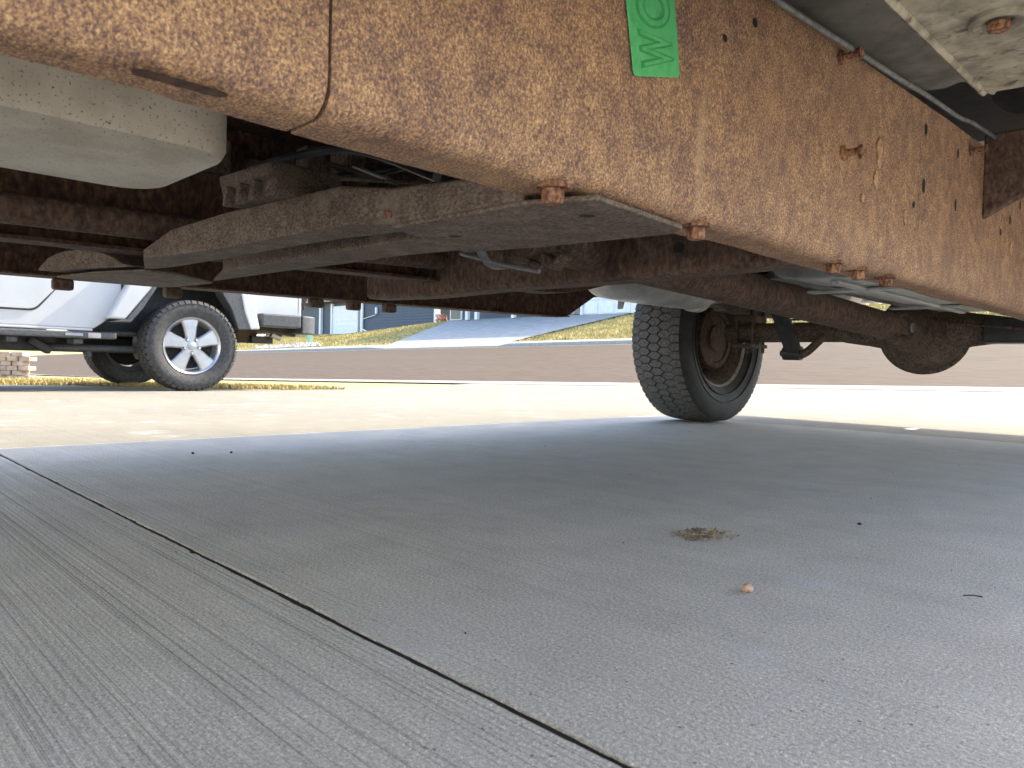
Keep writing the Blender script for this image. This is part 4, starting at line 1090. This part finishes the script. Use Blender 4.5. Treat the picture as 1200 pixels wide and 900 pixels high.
q = P(530, 372, y=HF); MB().box(q.x - .5, q.x + .45, HF + .25, HF + .336, zg + .02, zg + 1.6).build('window', MT['white_siding'], H1, .005)
MB().box(q.x - .42, q.x + .37, HF + .236, HF + .248, zg + .1, zg + 1.52).build('window_pane', MT['glass'], H1)

NF = 27.0
u0, u1 = P(425, 380, y=NF).x, P(508, 380, y=NF).x
zb_ = 1.85
H2 = thing('house', ((u0 + u1) / 2, NF + 4, 2.1), 'house with dark navy lap siding and a white corner downspout', 'house')
MB().box(u0, u1, NF + .05, NF + 7, zb_ - .2, 4.3).build('wall', MT['navy'], H2)
o = siding(MB(), u0, u1, NF + .045, zb_, 4.2, .17, .03).build('siding', MT['navy'], H2); o['kind'] = 'stuff'
MB().prism([(NF - .3, 4.3), (NF + 3.5, 5.6), (NF + 7.4, 4.3)], 'x', u0 - .3, u1 + .3).build('roof', MT['roof'], H2)
MB().box(u1 + .004, u1 + .25, NF, NF + .3, zb_, 4.25).build('corner_trim', MT['white_siding'], H2, .01)
MB().box(u0 - .28, u0 - .004, NF - .02, NF + .3, zb_, 4.25).build('corner_trim', MT['white_siding'], H2, .01)
a = P(424, 386, y=NF - .1); b_ = P(438, 392, y=NF - .5)
MB().tube([(a.x, NF - .06, 4.2), (a.x, NF - .06, a.z), (b_.x, NF - .45, b_.z)], .06, 8).build('downspout', MT['white_siding'], H2, 0, 40)
a = P(425, 374, y=NF - .05); b_ = P(440, 369, y=NF - .05); MB().tube([a, b_], .025, 6).build('cable_bracket', MT['white_siding'], H2)
a = P(441, 364, y=NF - .05); MB().box(a.x - .08, a.x + .08, NF - .1, NF - .0, a.z - .2, a.z + .2).build('wall_lamp', MT['white_siding'], H2, .01)

u2, u3 = P(376, 380, y=NF).x, P(419, 380, y=NF).x
H3 = thing('house', ((u2 + u3) / 2, NF + 4, 2.0), 'house with white garage siding beside dark window bays, behind the bumper', 'house')
MB().box(u2 - 9, u3, NF + .3, NF + 7, zb_ - .3, 4.3).build('wall', MT['navy'], H3)
um = P(386, 380, y=NF).x
gd3 = siding(MB(), um + .12, u3 - .35, NF + .2, zb_ - .1, 4.0, .3, .02).box(um + .12, u3 - .35, NF + .205, NF + .29, zb_ - .1, 4.0).build('garage_door', MT['white_siding'], H3)
MB().box(um - .06, um + .115, NF + .1, NF + .29, zb_ - .1, 4.2).build('door_trim', MT['white_siding'], H3, .005)
MB().box(u3 - .345, u3 - .16, NF + .1, NF + .29, zb_ - .1, 4.2).build('door_trim', MT['white_siding'], H3, .005)
a = P(373, 380, y=NF).x; MB().box(a - .1, a + .12, NF + .1, NF + .29, zb_, 4.2).build('window_trim', MT['white_siding'], H3, .005)
MB().prism([(NF - .3, 4.3), (NF + 3.5, 5.6), (NF + 7.4, 4.3)], 'x', u2 - 9.4, u3).build('roof', MT['roof'], H3)

# flowering shrubs by the navy house
def shrub(px, py, label, seed):
    q = P(px, py, y=26.3); r = random.Random(seed); z0 = gz(q.x, q.y)
    t = thing('flowering_shrub', (q.x, q.y, z0), label, 'shrub', 'pink flowering shrubs by the navy house')
    lm, fm = MB(), MB()
    for k in range(260):
        a = r.uniform(0, 2 * PI); e = r.random() ** .5 * .36; h = r.uniform(.05, .62); x, y, z = q.x + math.cos(a) * e * (1 - .4 * h), q.y + math.sin(a) * e, z0 + h
        s_ = r.uniform(.04, .08); v = [Vector((r.uniform(-1, 1), r.uniform(-1, 1), r.uniform(-1, 1))) * s_ for _ in range(4)]
        mbx = fm if h > .3 and r.random() < .55 else lm
        mbx.add([Vector((x, y, z)) + q_ for q_ in v], [(0, 1, 2), (0, 2, 3)])
    lm.build('foliage', MT['leaf'], t); fm.build('blossom', MT['pink'], t)
shrub(517, 376, 'left one of two pink flowering shrubs by the navy house wall', 1)
shrub(538, 375, 'right one of two pink flowering shrubs by the navy house wall', 2)

# utility post, gravel bed and boulders beyond the bumper
q = P(363, 400, y=19.5)
tag(MB().box(q.x - .12, q.x + .12, 19.4, 19.6, gz(q.x, 19.5) - .05, gz(q.x, 19.5) + .75).build('utility_post', MT['bottle_green'], None, .02), 'pale green utility post on the far lawn beyond the bumper', 'post')
mb = MB(); r = random.Random(8)
for k in range(240):
    q = P(r.uniform(300, 375), 400, y=r.uniform(18.2, 19.6)); s_ = r.uniform(.06, .16); z = gz(q.x, q.y) + .03
    bm = [(q.x + math.cos(a) * s_ * r.uniform(.8, 1.1), q.y + math.sin(a) * s_, z) for a in frange(0, 2 * PI, 6)[:-1]]
    mb.add(bm + [(q.x, q.y, z + s_ * r.uniform(.6, .9))], [(i, (i + 1) % 6, 6) for i in range(6)])
tag(mb.build('gravel', MT['gravel'], None), 'bed of pale landscaping stones beyond the street', None, None, 'stuff')

# small car far down the street, seen under the vehicle
def far_car(px, py, s_, mat, label):
    q = P(px, py, y=s_); z = q.z - .75
    t = thing('parked_car', (q.x, s_, z), label, 'car')
    def bx(*a): return MB().box(q.x + a[0], q.x + a[1], s_ + a[2], s_ + a[3], z + a[4], z + a[5])
    bx(-2.2, 2.2, -.85, .85, .35, .85).build('body', mat, t, .15)
    bx(-1.3, 1.1, -.75, .75, .85, 1.4).build('cabin', MT['glass'], t, .25)
    for x in (-1.4, 1.4):
        for y in (-.82, .82): MB().tube([(q.x + x, s_ + y - .1, z + .33), (q.x + x, s_ + y + .1, z + .33)], .33, 16).build('wheel', MT['tyre'], t, .03)
far_car(41, 417, 19.5, MT['blue_paint'], 'blue car parked far down the street beneath the white vehicle')
far_car(2, 416, 19.0, MT['white_paint'], 'white car parked far down the street at the picture edge')

# ------------------------------------------------------------------ unseen house front behind the viewer, added to bounce light into the shade
HM = thing('house', (-3.5, -5, 0), 'pale sided house front added unseen behind the viewer to bounce light into the shade', 'house')
MB().box(-13, 6, -12, -4.3, -.1, 3.2).build('wall', MT['white_siding'], HM)
MB().prism([(-13, 3.2), (-8.2, 5.4), (-3.8, 3.2)], 'x', -13.4, 6.4).build('roof', MT['roof'], HM)
for x0 in (-7.6, -2.2):
    d_ = MB().box(x0, x0 + 4.8, -4.29, -4.24, .0, 2.2).build('garage_door', MT['white_siding'], HM)
    for r_ in range(4):
        for k in range(4):
            MB().box(x0 + k * 1.2 + .06, x0 + k * 1.2 + 1.14, -4.239, -4.225, .06 + r_ * .54, .5 + r_ * .54).build('panel', MT['white_siding'], d_)

# loose grit scattered on the shaded slab
rg = random.Random(31)
for mt_, n_, lo_, hi_ in (('filler', 90, .0006, .0017), ('gravel', 110, .0006, .0018)):
    mb = MB()
    for k in range(n_):
        u, v = rg.uniform(-2.1, -.2), rg.uniform(.15, 3.0); s_ = rg.uniform(lo_, hi_) * (1 + .25 * v)
        mb.add([(u + rg.uniform(-1, 1) * s_, v + rg.uniform(-1, 1) * s_, rg.uniform(0, 1.4) * s_) for _ in range(5)], [(0, 1, 2), (0, 2, 3), (1, 3, 2), (0, 3, 4), (0, 4, 1), (1, 4, 3)])
    tag(mb.build('grit', MT[mt_], None), 'loose grit scattered over the shaded concrete', None, None, 'stuff')
